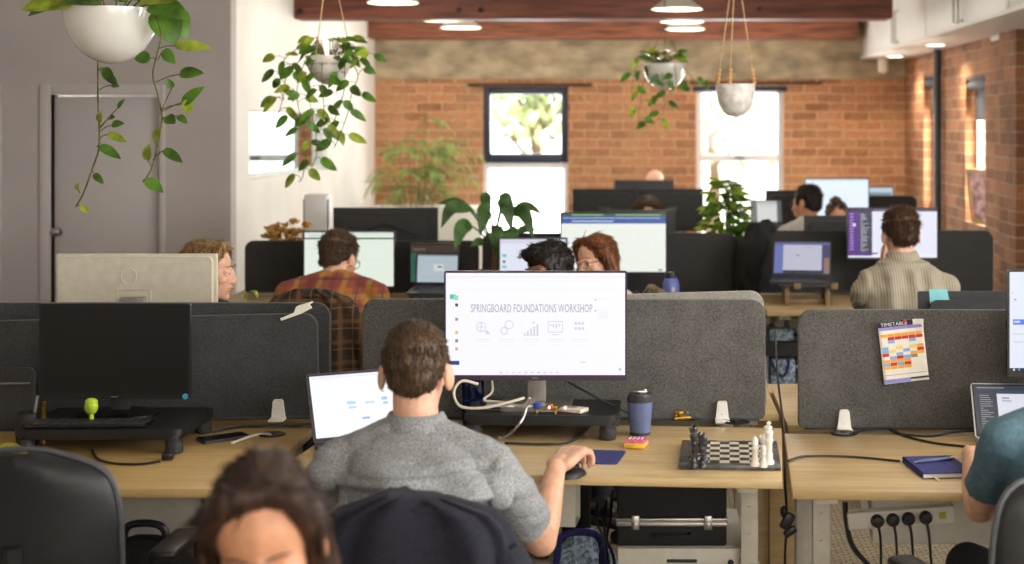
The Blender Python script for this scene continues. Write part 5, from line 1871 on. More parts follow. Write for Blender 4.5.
for pts in ([(104, 4, .07), (99, 30, .15), (98, 62, .15), (98, 95, .14), (99, 125, .14), (99, 148, .14), (92, 170, .14), (84, 192, .14), (76, 207, .14)],
            [(155, 12, -.08), (161, 35, -.1), (157, 55, -.1), (153, 75, -.1), (158, 95, -.1), (162, 118, -.1), (158, 145, -.1), (151, 170, -.1), (143, 182, -.1)]):
    sm.tube(spline([l(*p) for p in pts], 6), .003, 6)
for px, py, ex, ey, tx, ty, L, wd in ((98, 70, 104, 68, 112, 82, .052, .036, ), (99, 70, 108, 74, 116, 82, .04, .02), (99, 90, 112, 85, 118, 86, .03, .02), (99, 130, 118, 108, 123, 100, .025, .02), (99, 128, 110, 118, 114, 117, .03, .02), (100, 128, 100, 122, 100, 112, .05, .03), (99, 132, 112, 125, 122, 123, .04, .028), (98, 140, 108, 134, 124, 140, .05, .03), (97, 147, 100, 146, 118, 156, .06, .036), (92, 170, 94, 174, 102, 182, .04, .025), (80, 193, 77, 190, 78, 184, .03, .025), (76, 206, 80, 206, 88, 212, .035, .02),
                                     (160, 48, 176, 46, 206, 46, .075, .04), (158, 60, 164, 50, 173, 62, .05, .038), (156, 82, 180, 74, 200, 72, .07, .042), (160, 115, 172, 88, 168, 80, .04, .025), (160, 110, 183, 104, 200, 88, .06, .04), (161, 112, 190, 100, 186, 112, .055, .04), (162, 118, 178, 116, 186, 122, .04, .026), (161, 122, 166, 118, 174, 122, .05, .04), (157, 148, 155, 140, 158, 128, .05, .026), (152, 168, 147, 160, 148, 146, .06, .034), (153, 160, 164, 150, 180, 160, .055, .034), (143, 181, 146, 180, 161, 190, .06, .04), (157, 60, 150, 58, 136, 58, .05, .045)):
    a_, b_, c_ = l(px, py, .14 if px < 130 else -.1), l(ex, ey, .12 if px < 130 else -.13), l(tx, ty, .11 if px < 130 else -.14)
    sm.tube([a_, (a_ + b_) / 2 + Vector((0, 0, .004)), b_], .0018, 5)
    leaf(fo, b_, c_ - b_, (rnd.uniform(-.4, .4), -1, .5), (c_ - b_).length * 1.15, wd * 1.05, .2, mi=1 if rnd.random() < .35 else 0, cup=.3)
fo.build('foliage', [M['leaf'], M['leaf_lime']], hp)
sm.build('stems', M['stem'], hp)

# silvered bowl
Y2 = 7.2
P2 = at(329, 56, Y2)
hp, bo = hanging_pot('bushy trailing plant in the silver bowl with black script, left of the beam end', P2, 23 * Y2 / F, 29 * Y2 / F, 'silverpot', (.3, 2.4, 4.3), .5, cr=.0022)
tx = MB()
for k_ in range(3):
    tx.tube(spline([(-.07 + .052 * k_ + .0065 * q_, 0, .004 + (.005 if q_ % 2 else -.004) + .003 * math.sin(q_ * 2.1 + k_)) for q_ in range(8)], 3), .0011, 4)
vs = []
rr = 23 * Y2 / F
for v in tx.v:
    a = v[0] / rr - .1
    z = -.045 + v[2]
    q = math.sqrt(max(.01, 1 - (z / (29 * Y2 / F)) ** 2)) * rr + .0012
    vs.append((q * math.sin(a), -q * math.cos(a), z))
tx.v = vs
tx.build('script', M['black'], bo)
fo, sm = MB(), MB()
l = lambda px, py, dy=0: at(px, py, Y2 + dy) - P2
for k in range(46):
    a = rnd.uniform(0, 6.28)
    if 4.1 < a < 5.5 and k % 3:
        continue
    b_ = Vector((math.cos(a) * rnd.uniform(.05, .17), math.sin(a) * rnd.uniform(.04, .15), rnd.uniform(-.03, .09)))
    sm.tube([Vector((b_.x * .3, b_.y * .3, -.01)), b_ * .7 + Vector((0, 0, .03)), b_], .0022, 5)
    leaf(fo, b_, (math.cos(a), math.sin(a) * .8 - .2, rnd.uniform(-.7, .3)), (0, -.6, .7), rnd.uniform(.055, .085), rnd.uniform(.038, .055), .4, mi=1 if rnd.random() < .3 else 0)
for pts in ([(300, 60, -.05), (287, 75, -.1), (283, 98, -.1), (277, 118, -.1)], [(305, 60, -.08), (297, 90, -.12), (300, 115, -.12), (306, 145, -.1), (303, 175, -.1), (299, 182, -.1)], [(312, 64, -.1), (309, 95, -.14), (313, 118, -.14), (317, 150, -.12), (310, 172, -.1)],
            [(349, 58, -.08), (358, 75, -.1), (352, 92, -.12), (348, 112, -.1), (340, 135, -.1), (334, 148, -.1)], [(345, 62, -.1), (344, 90, -.13), (338, 110, -.13), (331, 130, -.1)], [(295, 50, 0), (283, 62, .02), (280, 85, .02), (284, 100, .02)], [(352, 55, 0), (360, 48, 0), (364, 62, 0)], [(322, 62, -.12), (322, 85, -.15), (324, 110, -.15), (321, 128, -.12)]):
    vine(fo, sm, [l(*p) for p in pts], .045, .085, rnd, mi2=.25)
fo.build('foliage', [M['leaf'], M['leaf_lime']], hp)
sm.build('stems', M['stem'], hp)

# white bowl in front of the bricks
Y3 = 9.8
P3 = at(664.5, 64, Y3)
hp, bo = hanging_pot('trailing plant in the white bowl hanging in front of the bricks', P3, 21.5 * Y3 / F, 26 * Y3 / F, 'ceramic', (.5, 2.6, 4.75), .26, cr=.003, cord_m='stem')
fo, sm = MB(), MB()
l = lambda px, py, dy=0: at(px, py, Y3 + dy) - P3
for k in range(38):
    a = rnd.uniform(0, 6.28)
    if 4.2 < a < 5.3 and k % 3:
        continue
    b_ = Vector((math.cos(a) * rnd.uniform(.03, .13), math.sin(a) * rnd.uniform(.03, .12), rnd.uniform(.0, .09)))
    sm.tube([Vector((b_.x * .3, b_.y * .3, -.01)), b_ * .7 + Vector((0, 0, .02)), b_], .0024, 5)
    leaf(fo, b_, (math.cos(a), math.sin(a), rnd.uniform(-.4, .5)), (0, -.6, .7), rnd.uniform(.06, .1), rnd.uniform(.04, .06), .4, mi=1 if rnd.random() < .35 else 0)
for pts in ([(648, 63, -.06), (640, 60, -.1), (634, 75, -.1), (632, 92, -.1)], [(650, 66, -.1), (643, 85, -.13), (640, 105, -.12), (638, 122, -.1)], [(662, 66, -.12), (663, 92, -.15), (664, 110, -.13), (655, 122, -.1), (648, 127, -.1)], [(680, 64, -.06), (690, 75, -.08), (697, 84, -.08), (706, 82, -.05)], [(675, 66, -.12), (676, 85, -.16), (668, 95, -.15)]):
    vine(fo, sm, [l(*p) for p in pts], .055, .085, rnd, mi2=.4)
fo.build('foliage', [M['leaf'], M['leaf_lime']], hp)
sm.build('stems', M['stem'], hp)

# textured stoneware pot on beaded ropes
Y4 = 7.7
P4 = at(735.5, 84, Y4)
r4 = 19.7 * Y4 / F
dp = 33 * Y4 / F
prof = [(r4 * 1.0, 0), (r4 * 1.0, -dp * .12), (r4 * .96, -dp * .35), (r4 * .86, -dp * .6), (r4 * .66, -dp * .82), (r4 * .4, -dp * .95), (0, -dp)]
t4 = thing('hanging_pot', 'textured stoneware pot on beaded ropes in front of the white framed window', 'hanging pot', P4)
pot = MB().lathe(prof, n=40).lathe([(x - .008 if x > .008 else 0, z + (.006 if i else 0)) for i, (x, z) in enumerate(prof)], n=40).lathe([(r4, 0), (r4 - .008, 0)], n=40)
pot.build('pot', M['speckle'], t4)
cm = MB()
bd = []
apex = Vector((0, 0, .66))
for a in (R(200), R(250), R(-15)):
    e = Vector((r4 * .98 * math.cos(a), r4 * .98 * math.sin(a), -.004))
    cm.tube([e, e.lerp(apex, .5), apex], .0032, 6)
    for k in range(4):
        bd.append(e.lerp(apex, .015 + k * .032))
cm.tube([apex, (0, 0, CEIL - P4.z)], .005, 6)
cm.build('ropes', M['rope'], t4)
for c in bd:
    MB().ell((0, 0, 0), (.0105, .0105, .0105), None, 12).build('bead', M['bead'], t4, c)
MB().lathe([(0, 0), (.02, 0), (.02, .012), (0, .012)], n=14).build('ceiling_hook', M['white'], t4, (0, 0, CEIL - P4.z - .013))

# palm on the low white cabinet against the back wall
wc = thing('low_cabinet', 'low white cabinet against the brick wall beside the palm', 'cabinet', (-2.55, 13.6, 0))
MB().box2((0, .02, .06), (1.02, .42, .955), .003).build('body', M['cabinet'], wc)
MB().box2((.02, .04, 0), (1.0, .4, .06)).build('plinth', M['dark'], wc)
for k in (0, 1):
    dd = MB().box2((.01 + .502 * k, 0, .08), (.508 + .502 * k, .018, .945), .003).build('door', M['cabinet'], wc)
    MB().tube([(.47 + .07 * k, 0, .72), (.47 + .07 * k, -.025, .72), (.47 + .07 * k, -.025, .85), (.47 + .07 * k, 0, .85)], .005, 6).build('handle', M['alu'], dd)


def potted(name, label, loc, r, h, pm='ceramic'):
    t = thing(name, label, 'plant', loc)
    MB().lathe([(0, 0), (r * .75, 0), (r * .8, .01), (r, h), (r * .93, h), (r * .9, h - .03)], n=32).build('pot', M[pm], t)
    MB().lathe([(r * .92, h - .03), (r * .5, h - .022), (0, h - .02)], n=24).build('soil', M['soil'], t)
    return t


PP = Vector((ax(412, 13.2), 13.2, .001))
pt = potted('potted_palm', 'feathery palm standing before the bricks left of the navy window', PP, .14, .2, 'dark')
fo, sm = MB(), MB()
tips = [(368, 182), (372, 170), (384, 150), (396, 190), (405, 148), (418, 142), (440, 118), (452, 150), (470, 162), (484, 152), (478, 178), (455, 190), (432, 168), (410, 172), (388, 198), (462, 142), (425, 196), (446, 174), (440, 150)]
for tx_, ty_ in tips:
    tip = at(tx_, ty_, 13.2 + rnd.uniform(-.3, .3)) - PP
    mid = Vector((tip.x * .42, tip.y * .4, tip.z * .86 + .1))
    rc_ = spline([(rnd.uniform(-.03, .03), rnd.uniform(-.03, .03), .17), mid, tip], 12)
    sm.tube(rc_, [.006 - .0045 * i / (len(rc_) - 1) for i in range(len(rc_))], 5)
    for i in range(10, len(rc_) - 1, 1 if len(fo.f) % 2 else 2):
        d = (rc_[i + 1] - rc_[i]).normalized()
        for sd in (-1, 1):
            s_ = d.cross(Vector((0, -.6, .8))).normalized() * sd
            leaf(fo, rc_[i], d * .7 + s_ * .8 + Vector((0, 0, -.15)), (0, -.4, .9), rnd.uniform(.12, .2), rnd.uniform(.018, .028), .5, heart=False, seg=4)
fo.build('fronds', M['leaf_palm'], pt)
sm.build('stems', M['stem'], pt)

# broad-leaved plant on the second row
PB = Vector((ax(494, 7.95), 7.98, ZB + .001))
pb = potted('potted_plant', 'dark broad-leaved plant with a thick stem before the navy framed window', PB, .09, .16, 'dark')
fo, sm = MB(), MB()
sm.tube(spline([(0, 0, .13), (.01, -.01, .25), (-.005, 0, .4)], 5), [.022] * 6 + [.018] * 5, 10)
sm.build('stem', M['bark'], pb)
l = lambda px, py, dy=0: at(px, py, PB.y + dy) - PB
pet = MB()


def blade(mb, pts, wd, face, seg=14, cup=.18):
    """Long leaf whose midrib follows pts; face: the side it turns to."""
    sp = spline(pts, seg // (len(pts) - 1) + 1)
    n = len(sp) - 1
    vs = []
    for i, p in enumerate(sp):
        u = i / n
        d = (sp[min(i + 1, n)] - sp[max(i - 1, 0)]).normalized()
        s_ = d.cross(Vector(face)).normalized()
        nn = s_.cross(d).normalized()
        h_ = wd * .5 * max(.02, math.sin(math.pi * (u * .95 + .05) ** .85)) if u < 1 else .001
        vs += [p + s_ * h_ + nn * h_ * cup, p, p - s_ * h_ + nn * h_ * cup]
    mb.add(vs, [q for i in range(n) for q in ((i * 3, i * 3 + 1, i * 3 + 4, i * 3 + 3), (i * 3 + 1, i * 3 + 2, i * 3 + 5, i * 3 + 4))])


for st_, b0, md, tp, wd, dy in (((492, 244), (470, 210), (452, 208), (441, 228), .075, -.05), ((492, 246), (472, 226), (462, 228), (455, 250), .085, -.1), ((493, 242), (474, 212), (455, 202), (436, 204), .05, .05), ((494, 240), (490, 214), (485, 212), (480, 236), .09, -.12), ((494, 236), (489, 206), (485, 197), (482, 205), .06, .06), ((496, 236), (503, 206), (506, 198), (513, 206), .07, .05), ((496, 236), (512, 212), (524, 214), (534, 240), .08, -.1), ((496, 237), (514, 208), (528, 206), (545, 216), .05, .05), ((495, 238), (500, 210), (506, 206), (512, 232), .09, -.08), ((494, 242), (506, 230), (511, 234), (516, 252), .085, -.12), ((495, 240), (516, 232), (526, 229), (538, 230), .045, .1), ((492, 246), (484, 243), (478, 242), (470, 247), .05, -.05), ((494, 244), (493, 232), (496, 234), (499, 262), .09, -.14)):
    a_, b_, c_, d_ = l(*st_), l(b0[0], b0[1], dy * .4), l(md[0], md[1], dy * .8), l(tp[0], tp[1], dy)
    pet.tube(spline([a_, (a_ + b_) / 2 + Vector((0, 0, .01)), b_], 4), .005, 6)
    blade(fo, [b_, c_, d_], wd, (.15, -1, .45))
fo.build('foliage', M['leaf_dark'], pb)
pet.build('petioles', M['leaf_dark'], pb)

# bushy plant between the rows
PC = Vector((ax(726, 8.75), 8.75, .752))
pc = potted('potted_plant', 'bushy bright green plant on the desk beside the twin dark monitors', PC, .08, .13, 'ceramic')
fo, sm = MB(), MB()
for k in range(230):
    a, rr, zz = rnd.uniform(0, 6.28), rnd.uniform(0, 1) ** .6, rnd.uniform(.12, .62)
    w_ = .13 if zz < .42 else .13 * (1 - (zz - .42) / .26)
    b_ = Vector((math.cos(a) * rr * w_, math.sin(a) * rr * w_, zz))
    if k % 6 == 0:
        sm.tube([(0, 0, .1), (b_.x * .3, b_.y * .3, zz * .6), b_], .003, 5)
    leaf(fo, b_, (math.cos(a), math.sin(a), rnd.uniform(-.6, .6)), (0, -.5, .8), rnd.uniform(.06, .1), rnd.uniform(.042, .065), .4, mi=1 if rnd.random() < .45 else 0)
fo.build('foliage', [M['leaf'], M['leaf_lime']], pc)
sm.build('stems', M['stem'], pc)

# dried flowers, white tower, small sprouting leaf by the left screens
DV = Vector((ax(286, 8.8), 8.8, .752))
dv_ = thing('vase', 'vase of dried golden flowers behind the black screen on the left', 'vase', DV)
MB().lathe([(0, 0), (.05, 0), (.065, .05), (.06, .14), (.035, .2), (.04, .23), (.034, .23), (.03, .2), (.05, .13), (0, .02)], n=28).build('vessel', M['silverpot'], dv_)
fo, sm = MB(), MB()
for k in range(46):
    a, rr = rnd.uniform(0, 6.28), rnd.uniform(.02, .12)
    e = Vector((math.cos(a) * rr, math.sin(a) * rr * .8, rnd.uniform(.27, .41) - rr * .25))
    sm.tube([(0, 0, .1), (e.x * .3, e.y * .3, .24), e], .0018, 5)
    fo.ell(e, (rnd.uniform(.008, .016), rnd.uniform(.008, .016), rnd.uniform(.01, .02)), (rnd.uniform(0, 3), rnd.uniform(0, 3), 0), 7)
    for q in range(2):
        leaf(fo, e - Vector((0, 0, .02)), (math.cos(a + q * 2), math.sin(a + q * 2), .6), (0, -1, .3), .045, .02, .4, heart=False, seg=3)
fo.build('flower_heads', M['dried'], dv_)
sm.build('stems', M['dried'], dv_)

wt = thing('computer_tower', 'white computer tower with a dark side standing by the white wall', 'computer', (ax(315, 9.0), 9.0, .752), R(-6))
MB().box2((-.05, -.06, 0), (.09, .06, az(194, 9.0) - .752), .012).build('case', M['cabinet'], wt)
MB().box2((-.057, -.05, .02), (-.0505, .05, az(194, 9.0) - .78), .004).build('side_panel', M['dark'], wt)
MB().box2((.0905, -.05, .04), (.096, -.03, az(194, 9.0) - .78), .002).build('vent_strip', M['dark'], wt)
lp_ = potted('potted_plant', 'small plant with one yellow-green leaf curling up behind the left screens', (ax(246, 5.4), 5.4, .722), .05, .11, 'ceramic')
fo = MB()
P0 = Vector((ax(246, 5.4), 5.4, .722))
for pts, wd in (([(246, 318), (244, 304), (246, 294), (254, 292), (257, 298)], .028), ([(247, 318), (252, 310), (258, 306), (262, 312)], .024), ([(245, 318), (240, 312), (236, 314)], .022)):
    sp = spline([at(x, y, 5.4) - P0 for x, y in pts], 5)
    rows = [(p + Vector((0, -wd * .5 * math.sin(math.pi * (i + .3) / (len(sp) + .3)), 0)), p + Vector((.008, 0, .006)), p + Vector((0, wd * .5 * math.sin(math.pi * (i + .3) / (len(sp) + .3)), 0))) for i, p in enumerate(sp)]
    vs = [q for r_ in rows for q in r_]
    fo.add(vs, [f_ for i in range(len(sp) - 1) for f_ in ((i * 3, i * 3 + 1, i * 3 + 4, i * 3 + 3), (i * 3 + 1, i * 3 + 2, i * 3 + 5, i * 3 + 4))])
fo.tube([(0, 0, .08), at(246, 318, 5.4) - P0], .006, 6)
fo.build('foliage', M['leaf_lime'], lp_)
# picture leaning in the right-hand window
fp = thing('picture_frame', 'wooden picture frame leaning in the brick window recess on the right', 'picture', (XR + .10, 11.45, .952), 0, rot=(R(10), 0, R(-55)))
fm = MB()
for a, b_ in (((-.14, 0), (-.115, .42)), ((.115, 0), (.14, .42)), ((-.115, 0), (.115, .025)), ((-.115, .395), (.115, .42))):
    fm.box2((a[0], -.01, a[1]), (b_[0], .01, b_[1]), .002)
fm.build('frame', M['oak'], fp)
MB().box2((-.115, -.002, .025), (.115, .006, .395)).build('print', mat('mottled_print', (150, 130, 140), .6, var=.7, scale=14), fp)
# ------------------------------------------------------------------ small things on and under the first row
EPS = .0008


def on(px, py, z):
    """Point of the horizontal plane z that a photograph pixel shows."""
    Y = (HC - z) * F / (py - VY)
    return Vector(((px - VX) * Y / F, Y, z))


# chess set
c0, c1_, c2_, c3_ = on(677, 471, ZD), on(776, 472, ZD), on(775, 445, ZD), on(690, 444, ZD)
bw, bd_ = .285, .33
cc = (c0 + c1_ + c2_ + c3_) / 4
cb = thing('chess_board', 'grey marble chess board near the right end of the oak desk', 'chess board', (cc.x, cc.y, ZD + EPS), YAW * .6)
MB().box((0, 0, .007), (bw, bd_, .014), None, .003).build('slab', M['marble_dark'], cb)
sq = MB()
iw_, id_ = bw - .06, bd_ - .05
for i in range(8):
    for j in range(8):
        x, y = -iw_ / 2 + iw_ / 8 * i, -id_ / 2 + id_ / 8 * j
        sq.add([(x, y, .0146), (x + iw_ / 8, y, .0146), (x + iw_ / 8, y + id_ / 8, .0146), (x, y + id_ / 8, .0146)], [(0, 1, 2, 3)], (i + j) % 2)
sq.build('squares', [M['marble_black'], mat('cream_marble', (226, 216, 196), .25, var=.06, scale=20)], cb)
PR = {
    'king': [(0, 0), (.0125, 0), (.013, .006), (.009, .012), (.0075, .03), (.0085, .05), (.0105, .056), (.0075, .06), (.0105, .074), (.008, .078), (.0035, .08), (.0035, .09), (0, .091)],
    'queen': [(0, 0), (.012, 0), (.0125, .006), (.0085, .012), (.007, .03), (.008, .046), (.0105, .052), (.007, .056), (.0115, .07), (.006, .072), (0, .077)],
    'bishop': [(0, 0), (.011, 0), (.0115, .006), (.008, .011), (.006, .03), (.0095, .042), (.006, .045), (.0085, .053), (.006, .063), (.002, .068), (0, .07)],
    'rook': [(0, 0), (.0115, 0), (.012, .006), (.0085, .012), (.008, .034), (.011, .038), (.011, .05), (.0075, .05), (.0075, .045), (0, .045)],
    'pawn': [(0, 0), (.0095, 0), (.01, .005), (.0065, .01), (.0045, .026), (.0075, .031), (.0045, .033), (.0075, .041), (.0055, .048), (0, .051)],
}


def chess(kind, colour, px, py, label):
    p = on(px, py, ZD + .0155)
    t = MB().lathe([(r_ * 1.15, z_ * 1.2) for r_, z_ in PR[kind]], n=20)
    if kind == 'king':
        t.box((0, 0, .113), (.005, .005, .014)).box((0, 0, .114), (.013, .005, .005))
    if kind == 'rook':
        for a in range(4):
            t.box((.0092 * math.cos(a * 1.57), .0092 * math.sin(a * 1.57), .063), (.006, .006, .008))
    o = t.build('chess_piece', M['marble_black' if colour == 'dark' else 'onyx'], None, p)
    tag(o, label, 'chess piece', 'chess pieces')


chess('king', 'dark', 694, 467.5, 'tallest dark marbled chess piece, at the front left of the board')
chess('queen', 'dark', 693.5, 458, 'tall dark chess piece standing just behind the tallest dark one')
chess('bishop', 'dark', 704, 462, 'slim pointed dark chess piece in the second file')
chess('pawn', 'dark', 702.5, 468, 'short dark chess pawn in front of the slim pointed dark piece')
chess('pawn', 'dark', 700, 453, 'short dark chess pawn farthest back on the board')
chess('bishop', 'white', 755, 466, 'white chess bishop at the front, closest to the board centre')
chess('pawn', 'white', 763.5, 467, 'short white chess pawn at the front of the white group')
chess('king', 'white', 769, 464, 'tallest white chess piece at the right edge of the board')
chess('queen', 'white', 768, 456, 'tall white chess piece right behind the tallest white one')
chess('rook', 'white', 764, 458, 'castle-shaped white chess piece in the middle of the white group')

# tumbler
p = on(640, 434.5, ZD)
s = p.y / F
tb = thing('tumbler', 'slate blue insulated tumbler with dark lid on the oak desk', 'tumbler', (p.x, p.y, ZD + EPS))
MB().lathe([(0, 0), (9.6 * s, 0), (10.2 * s, .004), (12.8 * s, 34 * s), (12.4 * s, 34 * s)], n=32).build('body', M['tumbler'], tb)
lm = MB().lathe([(12.9 * s, 33 * s), (13.2 * s, 34 * s), (13.2 * s, 37 * s), (11.5 * s, 39 * s), (11 * s, 41 * s), (0, 41 * s)], n=32)
lm.build('lid', M['dark'], tb)
MB().box((0, 0, 42.4 * s), (15 * s, 5 * s, 3.4 * s), None, .003).box((5 * s, 0, 44 * s), (4 * s, 4 * s, 3 * s), None, .002).build('slider', M['chrome'], tb)
MB().lathe([(10.3 * s, 0), (10.4 * s, 3 * s), (9.8 * s, 0)], n=32).build('foot_ring', M['dark'], tb)

# snack packet: pink lid over yellow
p = on(636, 447, ZD)
sn = thing('snack_packet', 'pink and yellow snack packet in front of the tumbler', 'packet', (p.x, p.y, ZD + EPS), R(-12))
MB().box((0, 0, .008), (.062, .07, .015), None, .004).build('tray', mat('yellow_card', (232, 186, 60), .5), sn)
pk = MB().box((0, .004, .018), (.06, .06, .012), None, .005)
pk.build('wrapper', mat('pink_wrapper', (232, 84, 132), .35, var=.35, scale=60), sn)
wd_ = MB()
for k in range(4):
    wd_.tube(spline([(-.02 + .013 * k, -.012, .0245), (-.016 + .012 * k, .006, .0255), (-.022 + .013 * k, .022, .0245)], 4), .002, 5)
wd_.build('white_print', M['white'], sn)

# mouse mat and mouse
a0, a1, a2, a3 = on(545, 466, ZD), on(607, 469, ZD), on(618, 450, ZD), on(566, 448, ZD)
c = (a0 + a1 + a2 + a3) / 4
mp_ = MB().prism(rrect(-.1, -.085, .1, .085, .012, 4), 0, .003, mtx=Matrix(((1, 0, 0, 0), (0, 0, 1, 0), (0, 1, 0, 0), (0, 0, 0, 1))))
tag(mp_.build('mouse_mat', M['navy'], None, (c.x + .01, c.y + .01, ZD + EPS), (0, 0, R(-8))), 'navy mouse mat under the hand of the man in grey', 'mouse mat')
ms = thing('mouse', 'dark computer mouse under the hand on the navy mat', 'mouse', (r_wr.x + .04, r_wr.y + .085, ZD + .0042), R(-25))
me = MB()
rings = []
for i in range(9):
    u = i / 8
    y = -.05 + .1 * u
    hw_ = .029 * math.sqrt(max(.02, 1 - (2 * u - 1) ** 4))
    hh = .026 * math.sqrt(max(.02, 1 - (2 * u - .9) ** 2 * .8))
    rings.append([Vector((hw_ * math.cos(x), y, max(0, hh * math.sin(x)))) for x in [2 * math.pi * j / 18 for j in range(18)]])
me.loft(rings).build('shell', M['black'], ms)
MB().tube([(-.003, .028, .021), (.003, .028, .021)], .007, 10).build('scroll_wheel', M['dark'], ms)

# grommets, brass toy
gm = None
for px, py, z, lab in ((737, 422.5, ZD, 'black oval cable grommet below the white clamp behind the chess board'), (844, 434, ZR, 'black oval cable grommet on the right desk below its clamp'), (272, 435, ZL, 'black oval cable grommet beside the white clamp on the left desk')):
    p = on(px, py, z)
    if gm is None:
        gm = thing('cable_grommet', lab, 'grommet', (p.x, p.y, z + EPS), 0, 'cable grommets')
        MB().lathe([(0, .003), (.03, .003), (.036, .005), (.042, .002), (.042, 0)], n=32).build('ring', M['black'], gm)
        MB().box((0, .018, .0045), (.02, .02, .003), None, .001).build('slot_flap', M['dark'], gm)
    else:
        dup(gm, (p.x, p.y, z + EPS), 0, lab)
p = on(686, 419, ZD)
bt = thing('desk_toy', 'small brass puzzle toy by the foot of the central screen', 'toy', (p.x, p.y, ZD + EPS), R(20))
bt.scale = (1.35, 1.35, 1.35)
tm = MB().box((0, 0, .004), (.07, .03, .008), None, .002)
rr_ = random.Random(4)
for k in range(9):
    x, y = rr_.uniform(-.03, .03), rr_.uniform(-.012, .012)
    tm.tube([(x, y, .008), (x + rr_.uniform(-.006, .006), y, rr_.uniform(.014, .024))], .003, 8)
    tm.ell((x, y, .017), (.006, .006, .005), None, 8)
tm.build('figures', M['brass'], bt)
MB().tube([(.02, 0, .01), (.045, .004, .028), (.062, .004, .04)], .0022, 6).build('rod', M['brass'], bt)

# things on the riser under the workshop monitor
zr = ZD + RT + .002
cbx = thing('circuit_board', 'circuit board with red lights and wires on the monitor riser', 'circuit board', (ax(541, 4.6) + .02, 4.60, zr), R(-10))
MB().box((0, 0, .012), (.075, .05, .003)).build('board', mat('olive_circuit', (120, 104, 56), .5, var=.3, scale=80), cbx)
for x, y in ((-.03, -.02), (.03, -.02), (-.03, .02), (.03, .02)):
    MB().tube([(x, y, 0), (x, y, .011)], .003, 6).build('standoff', M['brass'], cbx)
MB().box((-.03, -.01, .022), (.02, .022, .018), None, .002).build('port', mat('blue_port', (50, 74, 170), .4), cbx)
MB().box((.005, .012, .019), (.02, .016, .01), None, .001).box((.026, -.01, .018), (.014, .012, .008), None, .001).build('chips', M['brass'], cbx)
for x in (.012, .062):
    MB().ell((0, 0, 0), (.0045, .0045, .0045), None, 10).build('indicator_light', emit((255, 130, 150), 6), cbx, (x, -.026, .02))
ad = thing('power_adapter', 'flat white adapter plate on the right of the monitor riser', 'adapter', (ax(573, 4.62), 4.61, zr), R(-28))
MB().box((0, 0, .007), (.085, .05, .013), None, .003).build('plate', M['cream'], ad)
MB().box((0, .0, .0145), (.03, .01, .002)).build('label_strip', M['alu'], ad)
hb = thing('dock', 'flat grey dock under the wires on the left of the riser', 'dock', (ax(510, 4.65), 4.66, zr), R(2))
MB().box((0, 0, .01), (.15, .08, .018), None, .003).build('case', M['alu'], hb)
MB().box((.0, -.0405, .009), (.12, .001, .006)).build('port_strip', M['black'], hb)
bg = thing('water_glass', 'blue tinted drinking glass behind the left end of the riser', 'glass', (ax(470, 4.72), 4.8, ZD + EPS))
MB().lathe([(0, 0), (.032, 0), (.036, .14), (.034, .14), (.03, .006), (0, .006)], n=28).build('cup', mk_glass('blue_glass', tint=(.35, .5, .75, 1)), bg)
MB().lathe([(0, .004), (.0305, .006), (.0325, .08), (0, .08)], n=28).build('drink', mat('dark_drink', (52, 70, 110), .2), bg)

cable('white looped charging cable hanging left of the workshop monitor', [at(478, 384, 4.60), at(462, 381, 4.58), at(454, 392, 4.57), at(460, 406, 4.56), at(482, 408, 4.55), at(510, 402, 4.56), at(524, 398, 4.60)], .0045, 'cream')
cable('white cable standing up behind the left end of the riser', [at(492, 380, 4.7), at(492, 392, 4.7), at(484, 400, 4.68), at(500, 402, 4.66), at(522, 406, 4.6), at(530, 398, 4.58)], .004, 'cream')
cable('grey cable looping down from the riser to the desk top', [at(540, 392, 4.54), at(528, 404, 4.54), at(524, 416, 4.53), at(516, 428, 4.52), at(505, 437, 4.6), on(498, 437, ZD + .004)], .0045, 'alu')
cable('dark cable lying on the oak desk before the riser', [on(505, 443, ZD + .005), on(540, 444, ZD + .005), on(565, 443, ZD + .005), on(580, 436, ZD + .005), on(592, 424, ZD + .005)], .004, 'dark')
cable('black cable running from the workshop monitor down to its riser', [at(568, 382, 4.7), at(590, 394, 4.7), at(612, 405, 4.72), at(626, 412, 4.74), on(634, 418, ZD + .005)], .004, 'black')
cable('black cable from the brass toy to the oval grommet', [on(694, 420, ZD + .004), on(710, 416, ZD + .004), on(724, 420, ZD + .004), on(736, 422, ZD + .007)], .003, 'black')
cable('red and black cables along the foot of the left screen', [on(212, 432, ZL + .004), on(240, 427, ZL + .004), on(262, 426, ZL + .004), on(290, 425, ZL + .004), on(318, 424, ZL + .004)], .0035, 'black')

# left desk
p = on(223, 439.5, ZL)
ph = thing('phone', 'black smartphone lying on the left desk beside its white cable', 'phone', (p.x, p.y, ZL + EPS), R(-52))
MB().prism(rrect(-.037, -.075, .037, .075, .01, 5), 0, .009, mtx=Matrix(((1, 0, 0, 0), (0, 0, 1, 0), (0, 1, 0, 0), (0, 0, 0, 1)))).build('case', M['dark'], ph)
MB().prism(rrect(-.034, -.072, .034, .072, .009, 5), .009, .0095, mtx=Matrix(((1, 0, 0, 0), (0, 0, 1, 0), (0, 1, 0, 0), (0, 0, 0, 1)))).build('screen', M['black_gloss'], ph)
cable('white charging cable plugged into the phone on the left desk', [on(232, 443, ZL + .006), on(240, 440, ZL + .006), on(252, 436, ZL + .005), on(263, 434, ZL + .005), on(271, 434.5, ZL + .008)], .004, 'white')
cb1 = thing('cable', 'black cable ending in a plug on the left desk', 'cable', (0, 0, 0), 0, 'loose cables')
MB().tube(spline([on(92, 450, ZL + .005), on(98, 459, ZL + .005), on(115, 463.5, ZL + .005), on(140, 464, ZL + .005), on(160, 461.5, ZL + .006)], 7), .004, 6).build('lead', M['black'], cb1)
p = on(168, 460, ZL)
MB().box((p.x, p.y, ZL + .012), (.032, .03, .021), (0, 0, .1), .004).build('plug', M['black'], cb1)
